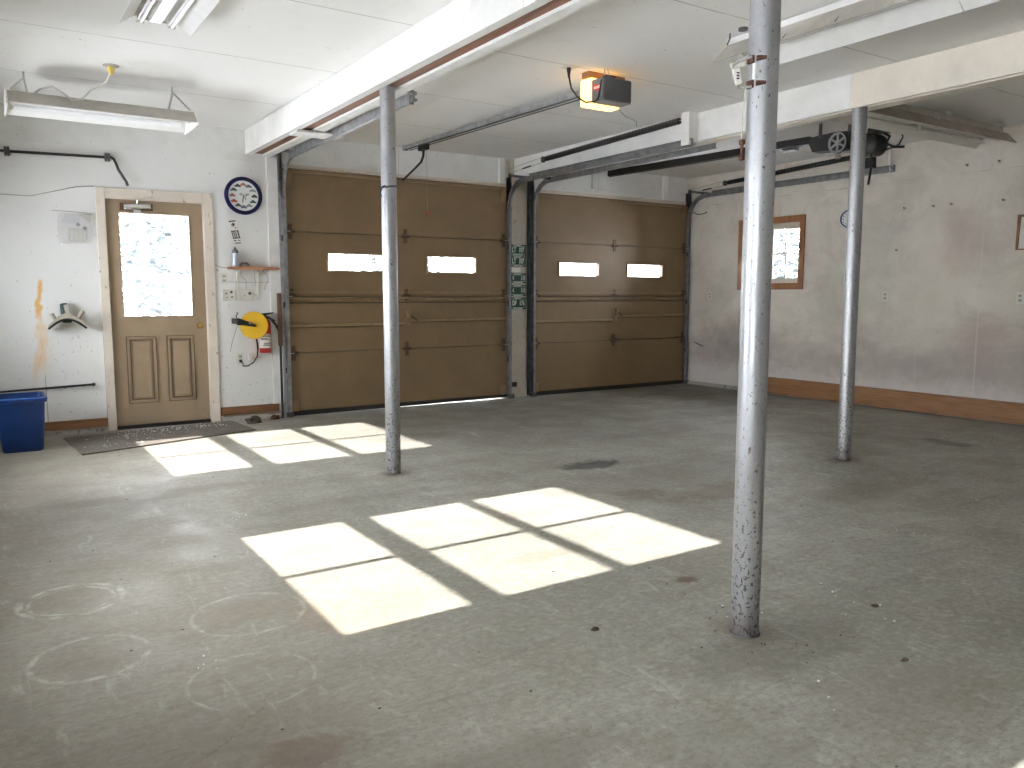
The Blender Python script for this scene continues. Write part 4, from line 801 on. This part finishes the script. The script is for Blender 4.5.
for k in range(30):
    a = random.uniform(0, 6.3); d = abs(random.gauss(.12,.1))+.06; s = random.uniform(.0015,.004)
    bmesh.ops.create_icosphere(bm, subdivisions=1, radius=s, matrix=Matrix.Translation((2.413+d*math.cos(a),2.012+d*math.sin(a),s*.4)) @ Matrix.Diagonal((1.7,1,.6,1)))
o = obj('grit', bm, M['rock']); tag(o, 'dark grit and crumbs scattered over the concrete floor', 'grit', kind='stuff')
bm = bmesh.new()
for cx_, cy_, n in ((2.62,2.17,3), (2.55,2.12,4), (3.07,2.05,5), (3.0,1.8,4), (5.3,2.6,4), (1.2,4.8,5), (.6,2.9,5), (1.5,3.9,4), (4.3,2.4,3), (2.2,1.5,3)):
    for k in range(n):
        s = random.uniform(.002,.006); bmesh.ops.create_icosphere(bm, subdivisions=1, radius=s, matrix=Matrix.Translation((cx_+random.gauss(0,.05),cy_+random.gauss(0,.05),s*.5)))
o = obj('paint_flakes', bm, M['flake']); o.name = 'white_flakes'; tag(o, 'tiny white paint flakes on the concrete floor', 'flakes', kind='stuff')

# ------------------------------------------------------------------ license plates on the center jamb
def plate(z, h, label, rows, disc=False, x0=5.555, x1=5.81):
    r = thing('license_plate', ((x0+x1)/2,YW-.06,z), label, 'license plate', 'green license plates between the garage doors')
    y = YW-.057; cx = (x0+x1)/2
    obj('plate', MB().box(x0, x1, y-.003, y, z-h/2, z+h/2), M['green'], r, .004)
    m = MB(); t = .004
    for q_ in ((x0+.01,x1-.01,z-h/2+.02,z-h/2+.02+t), (x0+.01,x1-.01,z+h/2-.02-t,z+h/2-.02), (x0+.01,x0+.01+t,z-h/2+.02,z+h/2-.02), (x1-.01-t,x1-.01,z-h/2+.02,z+h/2-.02)): m.box(q_[0], q_[1], y-.0045, y-.003, q_[2], q_[3])
    obj('border', m, M['plate_white'], r)
    for s, xx, sz in rows: text('lettering', s, sz, (xx,y-.004,z), M['plate_white'], r, sx=.62)
    m = MB(); m.box(cx-.06, cx+.05, y-.0045, y-.003, z+h/2-.014, z+h/2-.006); m.box(cx-.07, cx+.07, y-.0045, y-.003, z-h/2+.006, z-h/2+.014); obj('fine_print', m, M['plate_white'], r)
    if disc: obj('disc', MB().lathe([(.001,0),(.036,0),(.036,.002),(.001,.002)], (cx,y-.003,z), (0,-1,0), 20), M['green'], r)
    return r
plate(1.865, .135, 'top green license plate on the jamb between garage doors', (('LT', 5.625, .085), ('107', 5.735, .085)))
plate(1.725, .13, 'second green license plate from the top, above the white plate', (('LT', 5.625, .085), ('107', 5.735, .085)))
r = thing('license_plate', (5.66,YW-.06,1.618), 'small pale plate between the green license plates', 'license plate')
obj('plate', MB().box(5.565, 5.725, YW-.06, YW-.056, 1.59, 1.645), M['off'], r, .003); obj('sticker', MB().box(5.735, 5.79, YW-.06, YW-.056, 1.59, 1.655), M['taupe'], r)
plate(1.515, .125, 'third green license plate with a disc, under the pale plate', (('K', 5.615, .06), ('110', 5.76, .075)), True)
plate(1.36, .14, 'fourth green license plate with a disc, second from the bottom', (('K', 5.615, .06), ('110', 5.76, .075)), True)
plate(1.20, .15, 'bottom green license plate on the jamb', (('DF', 5.63, .085), ('176', 5.745, .085)))
for z in (1.435, 1.125):
    pass

# ------------------------------------------------------------------ things on the right wall
r = thing('wall_clock', (XW,5.93,2.21), 'small blue-rimmed clock on the right wall, half behind a post', 'clock')
obj('rim', MB().lathe([(.085,0),(.1,0),(.104,.01),(.098,.022),(.086,.02),(.085,0)], (XW,5.915,2.207), (-1,0,0), 36), plain('blue_clock_rim', (.03,.05,.22), .3), r, smooth=True)
obj('dial', MB().lathe([(.001,0),(.087,0),(.087,.008),(.001,.008)], (XW,5.915,2.207), (-1,0,0), 30), M['face'], r)
m = MB(); [m.box(XW-.0095, XW-.008, 5.915+.066*math.cos(PI*k/6)-.005, 5.915+.066*math.cos(PI*k/6)+.005, 2.207+.066*math.sin(PI*k/6)-.008, 2.207+.066*math.sin(PI*k/6)+.008) for k in range(12)]; obj('hour_mark', m, M['ink'], r)
obj('hand', MB().box(XW-.011, XW-.0095, 5.912, 5.918, 2.2, 2.27).box(XW-.011, XW-.0095, 5.87, 5.92, 2.204, 2.21), M['ink'], r)
for y, z, lab in ((4.551,2.655,'small nail high on the right wall left of its neighbor under the fixture'), (4.231,2.653,'small nail high on the right wall nearest the fixture end'), (5.214,2.272,'small nail on the right wall, first of a level row beside the post'), (4.885,2.264,'small nail on the right wall, second of the level row'), (4.691,2.268,'small nail on the right wall, third of the level row'), (4.168,2.26,'small nail on the right wall, last of the level row'), (5.283,1.811,'lone nail midway up the right wall beside the post')):
    r = thing('wall_nail', (XW,y,z), lab, 'nail', 'nails on the right wall')
    obj('shank', MB().tube([(XW,y,z), (XW-.025,y,z-.004), (XW-.032,y,z+.008)], .006, 6), M['dark_track'], r); obj('washer', MB().lathe([(.001,0),(.016,0),(.014,.003),(.001,.003)], (XW,y,z), (-1,0,0), 12), M['taupe'], r)
r = thing('framed_board', (XW,3.75,1.92), 'pale board in a thin brown wood frame at the right wall edge of the photo', 'framed board')
m = MB(); m.prism([(XW-.02,4.02,2.10), (XW-.02,3.985,2.10), (XW-.02,4.0,1.752), (XW-.02,4.022,1.752)], (.018,0,0)); m.box(XW-.02, XW-.002, 3.5, 3.99, 2.075, 2.10); m.box(XW-.02, XW-.002, 3.5, 3.52, 1.755, 2.075); m.box(XW-.02, XW-.002, 3.52, 4.0, 1.752, 1.765)
obj('frame', m, M['brown_base'], r, .003); obj('panel', MB().box(XW-.008, XW, 3.515, 4.0, 1.76, 2.08), M['off'], r)
for y, z, lab in ((8.25,2.465,'curved dark cable end high by the far right corner'), (8.2,.6,'curved dark cable end low by the far right corner')):
    o = obj('cable_end', MB().tube([(8.685,y+.16,z+.03), (8.683,y+.12,z), (8.675,y+.04,z-.015), (8.675,y-.06,z-.01), (8.68,y-.1,z+.01)] if z > 1 else [(8.69,y+.13,z+.02), (8.685,y+.08,z), (8.67,y-.05,z-.03)], .006, 6), M['black']); tag(o, lab, 'cable')

# ------------------------------------------------------------------ outside
struct('ground_outside', MB().box(-60, 70, YW+.14, 120, -.2, -.06).box(-60, XL-.12, -60, YW+.14, -.2, -.06).box(XW+.2, 70, -60, YW+.14, -.2, -.06).box(XL-.12, XW+.2, -60, YB-.15, -.2, -.06), M['snow'], 'snow covered ground outside the garage', 'ground')
def tree(x, y, h, rad, seed, label):
    r = thing('evergreen_tree', (x,y,-.06), label, 'tree', 'evergreen trees outside')
    obj('trunk', MB().tube([(x,y,-.06), (x,y,h*.9)], [h*.02,.02], 8), M['bark'], r)
    bm = bmesh.new(); rnd = random.Random(seed)
    for k in range(1100):
        t = rnd.random()**.8; z = h*(.12+.86*t); rr_ = rad*(1-t)**.8*(.35+.65*rnd.random()); a = rnd.uniform(0, 2*PI); s = rad*.085*(1.15-t)
        c = Vector((x+rr_*math.cos(a), y+rr_*math.sin(a), z)); d = Vector((math.cos(a), math.sin(a), -.35)); e = Vector((-math.sin(a), math.cos(a), .1))
        v = [bm.verts.new(c+d*s*2.2), bm.verts.new(c+e*s), bm.verts.new(c-d*s), bm.verts.new(c-e*s), bm.verts.new(c+Vector((0,0,s*.5)))]
        for i in range(4): bm.faces.new((v[i], v[(i+1) % 4], v[4]))
        bm.faces.new(v[:4][::-1])
    me = bpy.data.meshes.new('foliage'); bm.to_mesh(me); bm.free(); me.materials.append(M['tree'])
    o = bpy.data.objects.new('foliage', me); C.objects.link(o); o.parent = r; o.location = -r.location
tree(3.3, 21, 5.6, 1.5, 1, 'evergreen tree seen through the left side of the entry door glass')
tree(5.6, 28, 7.4, 2.2, 2, 'taller evergreen tree seen through the right side of the entry door glass')
tree(27, 21.5, 6.0, 2.4, 3, 'evergreen tree seen through the small right window')
tree(12.5, 26, 5.5, 2.2, 4, 'evergreen tree seen through the garage door windows')

# ------------------------------------------------------------------ light
sun = bpy.data.lights.new('sun', 'SUN'); sun.energy = 16.5; sun.color = (1,.975,.92); sun.angle = math.radians(.4)
so = bpy.data.objects.new('sun', sun); C.objects.link(so); te = .452; e = math.atan(te)
so.rotation_euler = Vector((math.cos(e),0,-math.sin(e))).to_track_quat('-Z','Y').to_euler(); so.location = (-10,3,6)
wd = bpy.data.worlds.new('sky'); sc.world = wd; wd.use_nodes = True
bgn = wd.node_tree.nodes['Background']; bgn.inputs[0].default_value = (.92,.96,1,1); bgn.inputs[1].default_value = 16.0

# ------------------------------------------------------------------ camera
cam = bpy.data.cameras.new('camera'); co = bpy.data.objects.new('camera', cam); C.objects.link(co)
cam.sensor_fit = 'HORIZONTAL'; cam.sensor_width = 36; cam.lens = 802.6/1024*36; cam.clip_start = .05; cam.clip_end = 500
yaw, pit = math.radians(33.38), math.radians(-6.36)
fwd = Vector((math.sin(yaw)*math.cos(pit), math.cos(yaw)*math.cos(pit), math.sin(pit)))
co.location = (0,0,H); co.rotation_euler = fwd.to_track_quat('-Z','Y').to_euler()
sc.camera = co
vs = sc.view_settings; sc.display_settings.display_device = 'sRGB'; vs.view_transform = 'Standard'; vs.look = 'None'; vs.gamma = 1; vs.exposure = 0.86; vs.use_curve_mapping = False
cy = sc.cycles; cy.use_denoising = True; cy.max_bounces = 10; cy.diffuse_bounces = 8; cy.transparent_max_bounces = 12; cy.caustics_reflective = False; cy.sample_clamp_indirect = 10
